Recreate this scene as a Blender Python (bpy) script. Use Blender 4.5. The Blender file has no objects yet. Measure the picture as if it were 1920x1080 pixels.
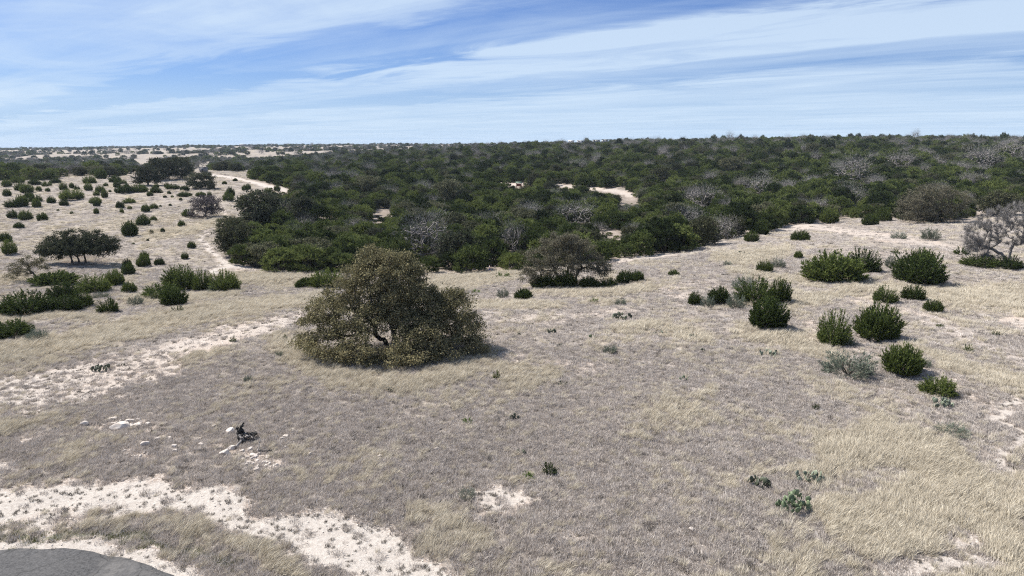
import bpy, math, random
import numpy as np
from mathutils import Matrix, Vector
random.seed(7); RNG = np.random.default_rng(7)
SC = bpy.context.scene
COL = SC.collection
# ------------------------------------------------------------------ camera, world, sun, exposure
CAMH = 18.0; PITCH = math.radians(11.8); ROLL = math.radians(0.15); F = 1280.0
fwd = np.array([0, math.cos(PITCH), -math.sin(PITCH)])
r0 = np.array([1.0, 0, 0]); u0 = np.array([0, math.sin(PITCH), math.cos(PITCH)])
rgt = r0*math.cos(ROLL) - u0*math.sin(ROLL); upv = u0*math.cos(ROLL) + r0*math.sin(ROLL)
cam = bpy.data.cameras.new("camera"); cam.lens = 24.0; cam.sensor_width = 36.0; cam.clip_end = 30000; cam.clip_start = 0.5
camo = bpy.data.objects.new("camera", cam); COL.objects.link(camo)
camo.matrix_world = Matrix(((rgt[0], upv[0], -fwd[0], 0), (rgt[1], upv[1], -fwd[1], 0), (rgt[2], upv[2], -fwd[2], CAMH), (0, 0, 0, 1)))
SC.camera = camo
SUN = np.array([-0.74, 0.34, 1.0]); SUN = SUN/np.linalg.norm(SUN)
SUN_EL = math.asin(SUN[2]); SUN_AZ = math.atan2(SUN[0], SUN[1])
sl = bpy.data.lights.new("sun", 'SUN'); sl.energy = 4.6; sl.angle = math.radians(0.5); sl.color = (1.0, 0.95, 0.88)
so = bpy.data.objects.new("sun", sl); COL.objects.link(so)
so.rotation_euler = Vector(SUN).to_track_quat('Z', 'Y').to_euler()
SC.view_settings.view_transform = 'Standard'; SC.view_settings.look = 'None'
SC.view_settings.exposure = 0.93; SC.view_settings.gamma = 1.0; SC.view_settings.use_curve_mapping = False
SC.cycles.use_denoising = False; SC.cycles.filter_width = 1.15
SC.cycles.max_bounces = 8; SC.cycles.diffuse_bounces = 3
SKY_STRENGTH = 0.051
HAZE = 0.00006

class NT:
    def __init__(s, tree): s.t = tree; tree.nodes.clear()
    def n(s, typ, **kw):
        nd = s.t.nodes.new(typ)
        for k, v in kw.items():
            if k.startswith('i_'):
                key = k[2:]
                nd.inputs[int(key) if key.isdigit() else key.replace('_', ' ')].default_value = v
            else: setattr(nd, k, v)
        return nd
    def l(s, a, b):
        s.t.links.new(a, b)
    def val(s, x, inp):
        if hasattr(x, 'links') or isinstance(x, bpy.types.NodeSocket): s.l(x, inp)
        else: inp.default_value = x
    def math(s, op, a, b=0.0, c=None, clamp=False):
        m = s.n('ShaderNodeMath', operation=op, use_clamp=clamp)
        s.val(a, m.inputs[0]); s.val(b, m.inputs[1])
        if c is not None: s.val(c, m.inputs[2])
        return m.outputs[0]
    def mix(s, f, a, b, blend='MIX'):
        m = s.n('ShaderNodeMix', data_type='RGBA', blend_type=blend)
        s.val(f, m.inputs[0])
        for x, i in ((a, 6), (b, 7)):
            if isinstance(x, tuple): m.inputs[i].default_value = (*x[:3], 1)
            else: s.l(x, m.inputs[i])
        return m.outputs[2]
    def ramp(s, x, stops, interp='LINEAR'):
        r = s.n('ShaderNodeValToRGB'); cr = r.color_ramp; cr.interpolation = interp
        while len(cr.elements) < len(stops): cr.elements.new(0.5)
        for e, (p, c) in zip(cr.elements, stops):
            e.position = p; e.color = (c, c, c, 1) if not isinstance(c, tuple) else (*c[:3], 1)
        s.val(x, r.inputs[0]); return r.outputs[0]
    def noise(s, vec, scale, detail=4, rough=.55, dist=0.0, dims='3D'):
        n = s.n('ShaderNodeTexNoise', noise_dimensions=dims)
        if vec is not None: s.l(vec, n.inputs['Vector'])
        n.inputs['Scale'].default_value = scale; n.inputs['Detail'].default_value = detail
        n.inputs['Roughness'].default_value = rough; n.inputs['Distortion'].default_value = dist
        return n.outputs[0]

world = bpy.data.worlds.new("World"); SC.world = world; world.use_nodes = True
W = NT(world.node_tree)
sky = W.n('ShaderNodeTexSky', sky_type='NISHITA', sun_disc=False, sun_elevation=SUN_EL, sun_rotation=SUN_AZ,
          altitude=500.0, air_density=1.0, dust_density=0.3, ozone_density=3.5)
tc = W.n('ShaderNodeTexCoord')
sep = W.n('ShaderNodeSeparateXYZ'); W.l(tc.outputs['Generated'], sep.inputs[0])
zc = W.math('ADD', W.math('MAXIMUM', sep.outputs[2], 0.0), 0.012)
pX = W.math('DIVIDE', sep.outputs[0], zc); pY = W.math('DIVIDE', sep.outputs[1], zc)
cc = W.math('ADD', W.math('MULTIPLY', pX, 0.656), W.math('MULTIPLY', pY, 0.755))     # across the cirrus streaks
aa = W.math('ADD', W.math('MULTIPLY', pX, -0.755), W.math('MULTIPLY', pY, 0.656))    # along them
cmb = W.n('ShaderNodeCombineXYZ'); W.l(W.math('MULTIPLY', aa, 0.22), cmb.inputs[0]); W.l(cc, cmb.inputs[1])
big = W.noise(cmb.outputs[0], 0.33, 3, .5, .4)
cmb4 = W.n('ShaderNodeCombineXYZ'); W.l(W.math('MULTIPLY', aa, 0.5), cmb4.inputs[0]); W.l(cc, cmb4.inputs[1]); cmb4.inputs[2].default_value = 1.3
fine = W.noise(cmb4.outputs[0], 0.8, 10, .6, .8)
cmb2 = W.n('ShaderNodeCombineXYZ'); W.l(W.math('MULTIPLY', aa, 0.06), cmb2.inputs[0]); W.l(W.math('MULTIPLY', cc, 1.0), cmb2.inputs[1])
fib = W.noise(cmb2.outputs[0], 2.6, 6, .6, .6)
cmb3 = W.n('ShaderNodeCombineXYZ'); W.l(W.math('MULTIPLY', aa, 0.6), cmb3.inputs[0]); W.l(cc, cmb3.inputs[1]); cmb3.inputs[2].default_value = 3.7
big2 = W.noise(cmb3.outputs[0], 0.22, 2, .5, .3)
cw = W.math('ADD', cc, W.math('MULTIPLY', W.math('SUBTRACT', big, 0.5), 3.0))
cw = W.math('ADD', cw, W.math('MULTIPLY', W.math('SUBTRACT', fine, 0.5), 3.3))
cn = W.math('DIVIDE', cw, 16.0, clamp=True)
dens = W.ramp(cn, [(0.0, .55), (0.12, .78), (0.20, .80), (0.245, .10), (0.31, .0), (0.35, .66), (0.42, .85), (0.465, .30), (0.54, .20), (0.62, .74), (0.72, .76), (0.80, .42), (0.90, .60)], 'EASE')
brk = W.math('ADD', W.math('MULTIPLY', W.math('SUBTRACT', fib, 0.5), .55), W.math('MULTIPLY', W.math('SUBTRACT', fine, 0.5), 1.5))
brk = W.math('ADD', brk, W.math('MULTIPLY', W.math('SUBTRACT', big2, 0.5), 1.5))
dens = W.math('ADD', dens, brk, clamp=True)
dens = W.math('MULTIPLY', dens, 0.80)
# low in the sky the pale air takes over
lowf = W.ramp(sep.outputs[2], [(0.0, 1.0), (0.04, .75), (0.10, .25), (0.22, .0)], 'EASE')
skyc = W.mix(1.0, sky.outputs[0], (0.52, 0.71, 1.12), 'MULTIPLY')
skyc = W.mix(lowf, skyc, (5.4, 7.2, 9.6))
col = W.mix(dens, skyc, (7.0, 8.5, 10.2))
bg = W.n('ShaderNodeBackground'); W.l(col, bg.inputs[0]); bg.inputs[1].default_value = SKY_STRENGTH
wo = W.n('ShaderNodeOutputWorld'); W.l(bg.outputs[0], wo.inputs[0])

# ------------------------------------------------------------------ terrain height
_U = np.array([-1.2, -0.78, -0.55, -0.36, -0.2, 0.0, 0.25, 0.5, 0.78, 1.2])
_P = {  # per direction: (distance, height)
 0: [(40,0),(70,-1),(110,-3),(160,-3.5),(250,-1),(330,2),(430,3),(600,-10),(900,-11),(1150,-7),(1500,-1),(1900,-1),(2500,-2),(3500,-4),(9000,-10)],
 1: [(40,0),(70,-1),(110,-3),(160,-3.5),(250,-1),(330,2),(430,3),(600,-10),(900,-11),(1150,-7),(1500,-1),(1900,1),(2500,2),(3500,-2),(9000,-10)],
 2: [(40,0),(70,-1),(110,-3.5),(160,-4),(250,-1),(330,2),(430,3.5),(600,-8),(900,-10),(1150,-5),(1500,2),(1900,8),(2500,12),(3500,6),(9000,-10)],
 3: [(40,0),(70,-.6),(110,-4),(160,-4.5),(250,-2),(330,1),(430,3),(600,-3),(900,-5),(1150,0),(1500,6),(1900,12),(2500,17),(3500,8),(9000,-10)],
 4: [(40,0),(70,0),(110,-4.5),(160,-6),(250,-5),(330,-3),(430,0),(600,3),(900,5),(1150,6),(1500,10),(1900,14),(2500,19),(3500,8),(9000,-10)],
 5: [(40,0),(70,0),(110,-4),(140,-6),(200,-6.5),(300,-3.5),(430,1),(600,8),(900,14.5),(1200,16.5),(1600,17),(1900,17),(2500,16),(3500,8),(9000,-10)],
 6: [(40,0),(90,0),(120,-1),(150,-3),(220,-4.5),(300,-2),(430,4),(600,12),(850,19),(1200,20),(1600,17),(2500,8),(9000,-10)],
 7: [(40,0),(90,0),(130,0),(170,-2),(230,-3),(300,0),(430,8),(600,16),(750,20),(1000,21),(1600,14),(2500,6),(9000,-10)],
 8: [(40,0),(90,0),(130,.5),(170,0),(230,-1),(300,1),(430,9),(600,15.5),(750,18.5),(1000,19),(1600,13),(2500,6),(9000,-10)],
 9: [(40,0),(90,0),(130,.5),(170,0),(230,-1),(300,1),(430,9),(600,15.5),(750,18.5),(1000,19),(1600,13),(2500,6),(9000,-10)]}
_LY = np.linspace(math.log(30), math.log(9000), 260); _LU = np.linspace(-1.2, 1.2, 97)
_T = np.array([np.interp(np.exp(_LY), [p[0] for p in _P[i]], [p[1] for p in _P[i]]) for i in range(10)])
_T = np.array([np.interp(_LU, _U, _T[:, j]) for j in range(len(_LY))]).T      # [u, y]
def _sm(a, ax, s):
    k = np.exp(-0.5*(np.arange(-3*s, 3*s+1)/s)**2); k /= k.sum(); p = 3*s
    pad = [(0, 0), (0, 0)]; pad[ax] = (p, p); b = np.pad(a, pad, mode='edge')
    return np.apply_along_axis(lambda v: np.convolve(v, k, 'valid'), ax, b)
_T = _sm(_sm(_T, 1, 3), 0, 3)
def _wn(x, y, seed, L):      # cheap smooth noise from rotated sines
    r = np.random.default_rng(seed); s = 0
    for k in range(7):
        a = r.uniform(0, 2*math.pi); f = r.uniform(.6, 1.7)*2*math.pi/L; ph = r.uniform(0, 6.28)
        s = s + np.sin((x*math.cos(a)+y*math.sin(a))*f + ph + 1.3*np.sin((x*math.sin(a)-y*math.cos(a))*f*.7+ph*2))
    return s/3.2
def TZ(x, y):
    x = np.asarray(x, float); y = np.asarray(y, float)
    d = np.maximum(y, 30.0); u = np.clip(x/d, -1.2, 1.2)
    fy = np.clip((np.log(d)-_LY[0])/(_LY[1]-_LY[0]), 0, len(_LY)-1.001); fu = np.clip((u+1.2)/(_LU[1]-_LU[0]), 0, len(_LU)-1.001)
    iy = fy.astype(int); iu = fu.astype(int); ty = fy-iy; tu = fu-iu
    z = (_T[iu, iy]*(1-tu)*(1-ty) + _T[iu+1, iy]*tu*(1-ty) + _T[iu, iy+1]*(1-tu)*ty + _T[iu+1, iy+1]*tu*ty)
    z = z + .22*_wn(x, y, 1, 17)*np.clip(d/90, .35, 1) + .06*_wn(x, y, 2, 4.5)
    far = np.clip((d-120)/400, 0, 1)
    return z + far*.9*_wn(x, y, 3, 75) + np.clip((d-600)/900, 0, 1)*3.2*_wn(x, y, 4, 330)
def project(x, y, z):
    v = np.stack([np.asarray(x, float), np.asarray(y, float), np.asarray(z, float)-CAMH], -1)
    d = v@fwd; d = np.where(d > 1, d, 1e9)
    return 960+F*(v@rgt)/d, 540-F*(v@upv)/d, v@fwd
def at(px, py):
    """ground point under a pixel of the 1920x1080 photograph"""
    px = np.atleast_1d(np.asarray(px, float)); py = np.atleast_1d(np.asarray(py, float))
    D = fwd[None]+rgt[None]*((px-960)/F)[:, None]+upv[None]*((540-py)/F)[:, None]
    ts = np.geomspace(15, 5000, 900); Q = D[:, None]*ts[None, :, None]; hit = Q[..., 2]+CAMH < TZ(Q[..., 0], Q[..., 1])
    k = np.where(hit.any(1), hit.argmax(1), 899); k = np.maximum(k, 1); lo = ts[k-1]; hi = ts[k]
    for _ in range(25):
        m = (lo+hi)/2; P = D*m[:, None]; b = P[:, 2]+CAMH < TZ(P[:, 0], P[:, 1])
        hi = np.where(b, m, hi); lo = np.where(b, lo, m)
    P = D*lo[:, None]; P[:, 2] = TZ(P[:, 0], P[:, 1]); return P
def at1(px, py): return at([px], [py])[0]
def ppm(p): return F/float((np.asarray(p)-np.array([0, 0, CAMH]))@fwd)

# ------------------------------------------------------------------ ground masks, traced as outlines and laid on the ground
def seg_d(px, py, pts, hw):
    """distance to a polyline over its half width; 1 at the edge; hw per vertex"""
    best = np.full(px.shape, 1e9)
    for (a, b, ha, hb) in zip(pts[:-1], pts[1:], hw[:-1], hw[1:]):
        ax, ay = a; bx, by = b; L = (bx-ax)**2+(by-ay)**2+1e-9
        t = np.clip(((px-ax)*(bx-ax)+(py-ay)*(by-ay))/L, 0, 1)
        d = np.hypot(px-ax-t*(bx-ax), py-ay-t*(by-ay))/(ha+(hb-ha)*t); best = np.minimum(best, d)
    return best
def ell(px, py, cx, cy, rx, ry, ang=0.0):
    c, s = math.cos(math.radians(ang)), math.sin(math.radians(ang)); dx = px-cx; dy = py-cy
    return np.hypot((dx*c+dy*s)/rx, (-dx*s+dy*c)/ry)
def soft(d, e=.45): return np.clip((1+e-d)/(2*e), 0, 1)
def inpoly(px, py, poly):
    inside = np.zeros(px.shape, bool); n = len(poly)
    for i in range(n):
        x1, y1 = poly[i]; x2, y2 = poly[(i+1) % n]
        c = ((y1 > py) != (y2 > py)) & (px < (x2-x1)*(py-y1)/(y2-y1+1e-12)+x1); inside ^= c
    return inside
BARE_LINES = [  # points, half widths, strength
 ([(-60,955),(60,945),(180,932),(300,930),(400,948),(480,975)], [50,46,38,32,30,32], 1.12),
 ([(480,975),(560,1000),(650,1015),(740,1060),(800,1110)], [34,42,48,54,58], 1.1),
 ([(600,1040),(700,1080),(760,1110)], [22,26,26], .8),
 ([(-40,745),(60,728),(200,692),(330,660),(420,630),(560,598)], [42,36,30,23,17,10], .80),
 ([(140,745),(250,712),(330,690)], [18,16,12], .8),
 ([(-20,772),(60,765)], [12,12], .6),
 ([(150,752),(270,745)], [12,8], .55),
 ([(470,512),(420,492),(388,462),(378,446),(400,425),(418,402),(420,385)], [8,9,6,3.5,2.5,2.5,2], .95),
 ([(395,512),(425,503),(408,482),(392,462)], [5,5,4,3], 1.0),
 ([(378,325),(450,336),(535,357)], [2.4,3.0,3.8], 1.1),
 ([(535,357),(600,372),(680,392)], [4,4,4], .6),
 ([(380,325),(330,322),(270,326)], [2,2,2], .7),
 ([(915,346),(1010,345),(1090,351),(1150,357),(1185,366)], [3,3,4,5,7], .8),
 ([(1130,492),(1180,487),(1260,474),(1330,455),(1400,436),(1440,428)], [6,6,7,7,5,4], .72),
 ([(1440,428),(1530,424),(1620,440),(1720,452),(1800,470)], [6,8,10,9,7], .75),
 ([(1560,470),(1650,478),(1760,470),(1820,480)], [5,8,8,5], .6),
 ([(640,575),(560,590),(470,602)], [7,7,7], .6),
 ([(1600,560),(1720,590),(1840,640),(1930,680)], [9,10,12,14], .62),
 ([(1500,600),(1560,640),(1640,660),(1700,650)], [8,10,12,10], .6),
 ([(1640,640),(1720,690),(1800,720),(1900,790)], [12,16,18,20], .55),
 ([(1560,690),(1660,740),(1760,800),(1880,860)], [12,22,26,22], .5),
 ([(1830,905),(1865,960),(1850,1000),(1790,1020)], [26,30,24,16], 1.0),
 ([(1890,1010),(1925,960),(1905,880),(1890,790),(1925,720)], [22,26,18,16,12], .95),
 ([(1660,1075),(1760,1050),(1830,1060)], [24,20,14], .9),
 ([(1895,600),(1930,606)], [10,12], .9),
 ([(900,590),(1000,600),(1100,590),(1180,580)], [10,14,10,8], .55),
 ([(900,660),(1010,680),(1130,690)], [10,14,12], .55),
 ([(1200,545),(1330,530),(1380,560)], [9,10,9], .55),
 ([(820,545),(900,560),(980,550)], [7,8,6], .55),
 ([(1230,640),(1330,590),(1400,600)], [7,8,8], .4),
 ([(60,640),(180,610),(330,590)], [5,6,5], .5),
 ([(330,570),(450,560),(560,556)], [5,6,5], .4),
 ([(-10,420),(90,410),(190,398),(260,385)], [14,10,9,7], .5),
 ([(-10,385),(60,372),(120,368)], [10,7,7], .4),
 ([(210,455),(300,450),(360,446)], [4,4,4], .4),
]
BARE_ELL = [(945,948,52,22,0,.95),(1395,760,34,10,0,.5),(1290,555,38,7,0,.7),(1150,436,12,6,0,.7),(1035,397,10,4,0,.7),(720,397,7,4,0,.7),(605,404,16,4,0,.6),(1185,372,16,7,0,.7),
 (700,412,6,4,0,.7),(1340,382,14,4,0,.6),(15,868,26,16,0,.8),(70,820,50,12,-10,.6),(235,797,60,12,0,.66),(478,858,42,24,0,.72),(255,848,40,10,0,.62),(425,845,24,12,0,.6),(1560,985,40,14,30,.55),(230,862,30,8,0,.4),(1850,395,30,8,0,.7),(560,1000,60,20,20,.6),(800,930,22,8,0,.3)]
TALL_LINES = [
 ([(-20,665),(120,645),(230,622),(360,590),(470,575),(600,560)], [18,20,22,18,14,12], 1.0),
 ([(-20,600),(100,590),(200,600)], [10,10,8], .7),
 ([(430,520),(540,525),(620,530)], [12,14,10], .9),
 ([(230,560),(330,560),(450,550)], [6,8,8], .8),
 ([(280,440),(360,430),(420,410)], [10,9,6], .9),
 ([(60,460),(160,430),(250,420),(350,405)], [12,12,10,8], .45),
 ([(-20,530),(40,520)], [12,10], .7),
 ([(800,535),(880,525),(970,512)], [16,15,10], 1.0),
 ([(1010,545),(1120,550),(1230,540)], [8,10,9], .7),
 ([(880,575),(960,570),(1060,575)], [8,9,8], .7),
 ([(1340,480),(1400,485),(1480,465)], [10,18,12], .8),
 ([(1370,505),(1450,520),(1540,530)], [8,8,10], .7),
 ([(1480,570),(1600,545),(1680,540),(1800,560),(1930,560)], [14,12,10,24,34], .8),
 ([(1150,620),(1230,610),(1330,640)], [12,14,14], .7),
 ([(1380,620),(1480,640),(1560,670)], [14,18,16], .8),
 ([(520,640),(590,690),(680,720),(780,720),(880,690)], [20,30,26,20,20], .8),
 ([(880,640),(960,720),(1040,700)], [16,20,14], .6),
 ([(1700,650),(1800,690),(1930,730)], [10,16,24], .7),
 ([(1560,860),(1660,830),(1760,880),(1820,950)], [40,44,60,60], 1.0),
 ([(1560,970),(1660,1000),(1720,960)], [50,60,60], .9),
 ([(1900,920),(1880,1060)], [26,40], .9),
 ([(760,960),(850,970),(920,1000)], [26,36,22], .8),
 ([(930,905),(985,912)], [12,12], .7),
 ([(1180,830),(1290,790),(1330,740)], [22,24,18], .6),
 ([(1380,900),(1450,880),(1530,880)], [16,16,18], .6),
 ([(-20,810),(60,790)], [14,10], .9),
 ([(100,860),(180,830),(250,825)], [12,10,8], .7),
 ([(320,990),(420,1010),(520,1050),(560,1075)], [14,18,24,26], .6),
 ([(760,740),(860,760)], [16,14], .4),
]
E = at([20, 120, 220, 320], [1031, 1031, 1045, 1080])
Am = np.c_[2*E[:, 0], 2*E[:, 1], np.ones(4)]; sol = np.linalg.lstsq(Am, (E[:, 0]**2+E[:, 1]**2), rcond=None)[0]
RC = sol[:2]; RR = math.sqrt(sol[2]+RC[0]**2+RC[1]**2)
def masks(x, y, z):
    px, py, dd = project(x, y, z)
    ins = (dd > 5) & (px > -160) & (px < 2080) & (py > 270) & (py < 1180)
    n1 = _wn(x, y, 11, 9); n2 = _wn(x, y, 12, 2.6)
    k = np.clip(18/np.maximum(dd, 20), .03, 1)
    wx = px+n1*26*k*2+n2*12*k*2; wy = py+_wn(x, y, 13, 7)*14*k*k*3+_wn(x, y, 14, 2.2)*6*k*k*3
    base_b = np.clip(.10+.20*_wn(x, y, 21, 23)+.16*_wn(x, y, 22, 6), 0, .5)
    base_t = np.clip(.20+.40*_wn(x, y, 23, 15)+.22*_wn(x, y, 24, 5), 0, 1)
    B = base_b.copy(); T = base_t*.75
    for pts, hw, s in BARE_LINES: B = np.maximum(B, np.where(ins, s*soft(seg_d(wx, wy, pts, hw)), 0))
    for cx, cy, rx, ry, a, s in BARE_ELL: B = np.maximum(B, np.where(ins, s*soft(ell(wx, wy, cx, cy, rx, ry, a)), 0))
    for pts, hw, s in TALL_LINES:
        m = np.where(ins, s*soft(seg_d(wx, wy, pts, hw), .6), 0); T = np.maximum(T, m); B = B*(1-.75*m)
    hill = np.clip((y-105)/60, 0, 1)*np.clip((760-px)/200, 0, 1)*(B < .56); B = B*(1-.45*hill); T = np.clip(T+.12*hill, 0, 1)
    rim = np.hypot(x-RC[0], y-RC[1])-RR; B = np.maximum(B, .98*np.clip(1.5-np.abs(rim-.2)/(.55+.5*np.clip(n2, 0, 1)), 0, 1)*(rim > -1.5)*(rim < 3))
    T = T*(1-np.clip((B-.55)*2.5, 0, 1))
    # calm the centre foreground: short grey grass
    g = np.where(ins, soft(ell(px, py, 1100, 930, 330, 140), .5)*.7+soft(ell(px, py, 420, 790, 330, 90), .5)*.7, 0); T = T*(1-.8*np.clip(g, 0, 1))
    G = np.where(ins, soft(seg_d(wx, wy, [(-20,1000),(100,1000),(200,1010),(330,1030),(450,1078)], [22,24,16,10,10]), .7), 0)
    return np.clip(B, 0, 1.2), np.clip(T, 0, 1), G, px, py, dd

# ------------------------------------------------------------------ mesh helpers
def mesh_np(name, V, faces, mats=(), tint=None, smooth=False, fmat=None):
    """faces: (n,3) or (n,4) array"""
    me = bpy.data.meshes.new(name); V = np.asarray(V, np.float32); faces = np.asarray(faces, np.int32)
    n, k = faces.shape
    me.vertices.add(len(V)); me.vertices.foreach_set('co', V.ravel())
    me.loops.add(n*k); me.loops.foreach_set('vertex_index', faces.ravel())
    me.polygons.add(n); me.polygons.foreach_set('loop_start', np.arange(n, dtype=np.int32)*k)
    if smooth: me.polygons.foreach_set('use_smooth', np.ones(n, bool))
    for m in mats: me.materials.append(m)
    if fmat is not None: me.polygons.foreach_set('material_index', np.asarray(fmat, np.int32))
    me.update(calc_edges=True)
    if tint is not None:
        a = me.attributes.new('tint', 'FLOAT', 'POINT'); a.data.foreach_set('value', np.asarray(tint, np.float32))
    return me
def addobj(name, me, parent=None, **props):
    o = bpy.data.objects.new(name, me); COL.objects.link(o)
    if parent is not None: o.parent = parent
    for k, v in props.items(): o[k] = v
    return o
def norm(v): return v/np.maximum(np.linalg.norm(v, axis=-1, keepdims=True), 1e-9)
class Acc:
    def __init__(s): s.V = []; s.Fc = []; s.T = []; s.n = 0
    def add(s, V, Fc, T=None):
        V = np.asarray(V, float); s.V.append(V); s.Fc.append(np.asarray(Fc)+s.n); s.n += len(V)
        s.T.append(np.full(len(V), .5) if T is None else np.broadcast_to(np.asarray(T, float), (len(V),)))
    def mesh(s, name, mats, smooth=False): return mesh_np(name, np.concatenate(s.V), np.concatenate(s.Fc), mats, np.concatenate(s.T), smooth)
def leaves(P, D, L, Wd, rng, tint):
    """one leaf-sized triangle per row"""
    D = norm(D); S = norm(np.cross(D, rng.normal(size=P.shape))); L = np.asarray(L)[:, None]; Wd = np.asarray(Wd)[:, None]
    V = np.stack([P-S*Wd/2, P+S*Wd/2, P+D*L], 1).reshape(-1, 3); n = len(P)
    return V, np.arange(3*n).reshape(n, 3), np.repeat(tint, 3)
def tube(acc, pts, rad, k=5, tint=.5):
    pts = np.asarray(pts, float); rad = np.asarray(rad, float); n = len(pts)
    T = np.gradient(pts, axis=0); T = norm(T); up = np.array([.13, .21, .97]); A = norm(np.cross(T, up)+1e-6); Bv = np.cross(T, A)
    a = np.linspace(0, 2*math.pi, k, endpoint=False)
    ring = pts[:, None]+rad[:, None, None]*(A[:, None]*np.cos(a)[None, :, None]+Bv[:, None]*np.sin(a)[None, :, None])
    V = ring.reshape(-1, 3); fs = []
    for i in range(n-1):
        for j in range(k):
            p, q = i*k+j, i*k+(j+1) % k; fs += [(p, q, q+k), (p, q+k, p+k)]
    fs += [((n-1)*k, (n-1)*k+j, (n-1)*k+j+1) for j in range(1, k-1)]
    acc.add(V, fs, tint)

# ------------------------------------------------------------------ materials
def mat_new(name):
    m = bpy.data.materials.new(name); m.use_nodes = True; return m, NT(m.node_tree)
def foliage_mat(name, dark, mid, light, trans=.22, objvar=.35):
    m, t = mat_new(name)
    at_ = t.n('ShaderNodeAttribute', attribute_name='tint'); geo = t.n('ShaderNodeNewGeometry'); oi = t.n('ShaderNodeObjectInfo')
    f = t.math('ADD', t.math('MULTIPLY', at_.outputs['Fac'], .55), t.math('MULTIPLY', geo.outputs['Random Per Island'], .45))
    f = t.math('ADD', f, t.math('MULTIPLY', t.math('SUBTRACT', oi.outputs['Random'], .5), objvar), clamp=True)
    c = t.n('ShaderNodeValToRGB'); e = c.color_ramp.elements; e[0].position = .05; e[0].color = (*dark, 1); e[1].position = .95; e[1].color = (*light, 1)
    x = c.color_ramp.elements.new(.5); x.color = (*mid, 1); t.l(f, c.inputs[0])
    d = t.n('ShaderNodeBsdfPrincipled'); t.l(c.outputs[0], d.inputs['Base Color']); d.inputs['Roughness'].default_value = .85; d.inputs['Specular IOR Level'].default_value = .1
    tr = t.n('ShaderNodeBsdfTranslucent'); t.l(c.outputs[0], tr.inputs[0])
    mx = t.n('ShaderNodeMixShader'); mx.inputs[0].default_value = trans; t.l(d.outputs[0], mx.inputs[1]); t.l(tr.outputs[0], mx.inputs[2])
    o = t.n('ShaderNodeOutputMaterial'); t.l(mx.outputs[0], o.inputs[0]); return m
def rough_mat(name, c1, c2, scale=6, rough=.9, bump=0.0, detail=6):
    m, t = mat_new(name); tcx = t.n('ShaderNodeTexCoord'); n = t.noise(tcx.outputs['Object'], scale, detail, .6)
    c = t.mix(t.ramp(n, [(.3, 0.0), (.7, 1.0)]), c1, c2)
    d = t.n('ShaderNodeBsdfPrincipled'); t.l(c, d.inputs['Base Color']); d.inputs['Roughness'].default_value = rough; d.inputs['Specular IOR Level'].default_value = .2
    if bump:
        b = t.n('ShaderNodeBump'); b.inputs['Strength'].default_value = bump; b.inputs['Distance'].default_value = .03; t.l(n, b.inputs['Height']); t.l(b.outputs[0], d.inputs['Normal'])
    o = t.n('ShaderNodeOutputMaterial'); t.l(d.outputs[0], o.inputs[0]); return m
M = {}
M['cedar'] = foliage_mat('cedar_foliage', (.016, .024, .009), (.052, .076, .021), (.165, .195, .055), .24, .45)
M['wood_cedar'] = foliage_mat('woodland_cedar_foliage', (.014, .021, .009), (.052, .074, .022), (.17, .20, .062), .22, .85)
M['oak'] = foliage_mat('oak_foliage', (.05, .05, .03), (.14, .132, .072), (.31, .27, .15))
M['dark_oak'] = foliage_mat('dark_oak_foliage', (.018, .022, .013), (.048, .055, .032), (.11, .12, .072))
M['grey_oak'] = foliage_mat('grey_brown_oak_foliage', (.055, .052, .035), (.145, .135, .095), (.27, .25, .18), .22, .25)
M['wood_oak'] = foliage_mat('woodland_oak_foliage', (.022, .026, .014), (.075, .08, .042), (.17, .17, .10), .2, .5)
M['sage'] = foliage_mat('sage_foliage', (.055, .065, .045), (.12, .14, .105), (.22, .25, .2))
M['twig'] = foliage_mat('bare_twigs', (.13, .12, .112), (.25, .235, .22), (.40, .385, .365), .0, .3)
M['green_leaf'] = foliage_mat('bright_leaf', (.05, .08, .02), (.11, .16, .04), (.2, .27, .08))
M['bark'] = rough_mat('bark', (.035, .028, .022), (.10, .085, .07), 9, .95, .5)
M['grey_bark'] = rough_mat('grey_bark', (.12, .11, .10), (.26, .24, .23), 7, .95, .4)
M['rock'] = rough_mat('limestone', (.40, .34, .29), (.66, .61, .56), 3.5, .9, .8)
M['char'] = rough_mat('charred_wood', (.008, .008, .008), (.075, .07, .066), 5, .8, .8)
M['straw'] = foliage_mat('straw_grass', (.30, .262, .20), (.51, .455, .36), (.72, .665, .55), .25, .5)
M['greygrass'] = foliage_mat('grey_grass', (.26, .225, .198), (.47, .425, .388), (.68, .63, .58), .2, .5)
M['weed'] = foliage_mat('dry_weed', (.06, .052, .043), (.15, .132, .112), (.26, .235, .20), .2, .5)
M['greengrass'] = foliage_mat('green_grass', (.07, .08, .03), (.14, .15, .06), (.25, .25, .12), .2, .5)

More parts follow.
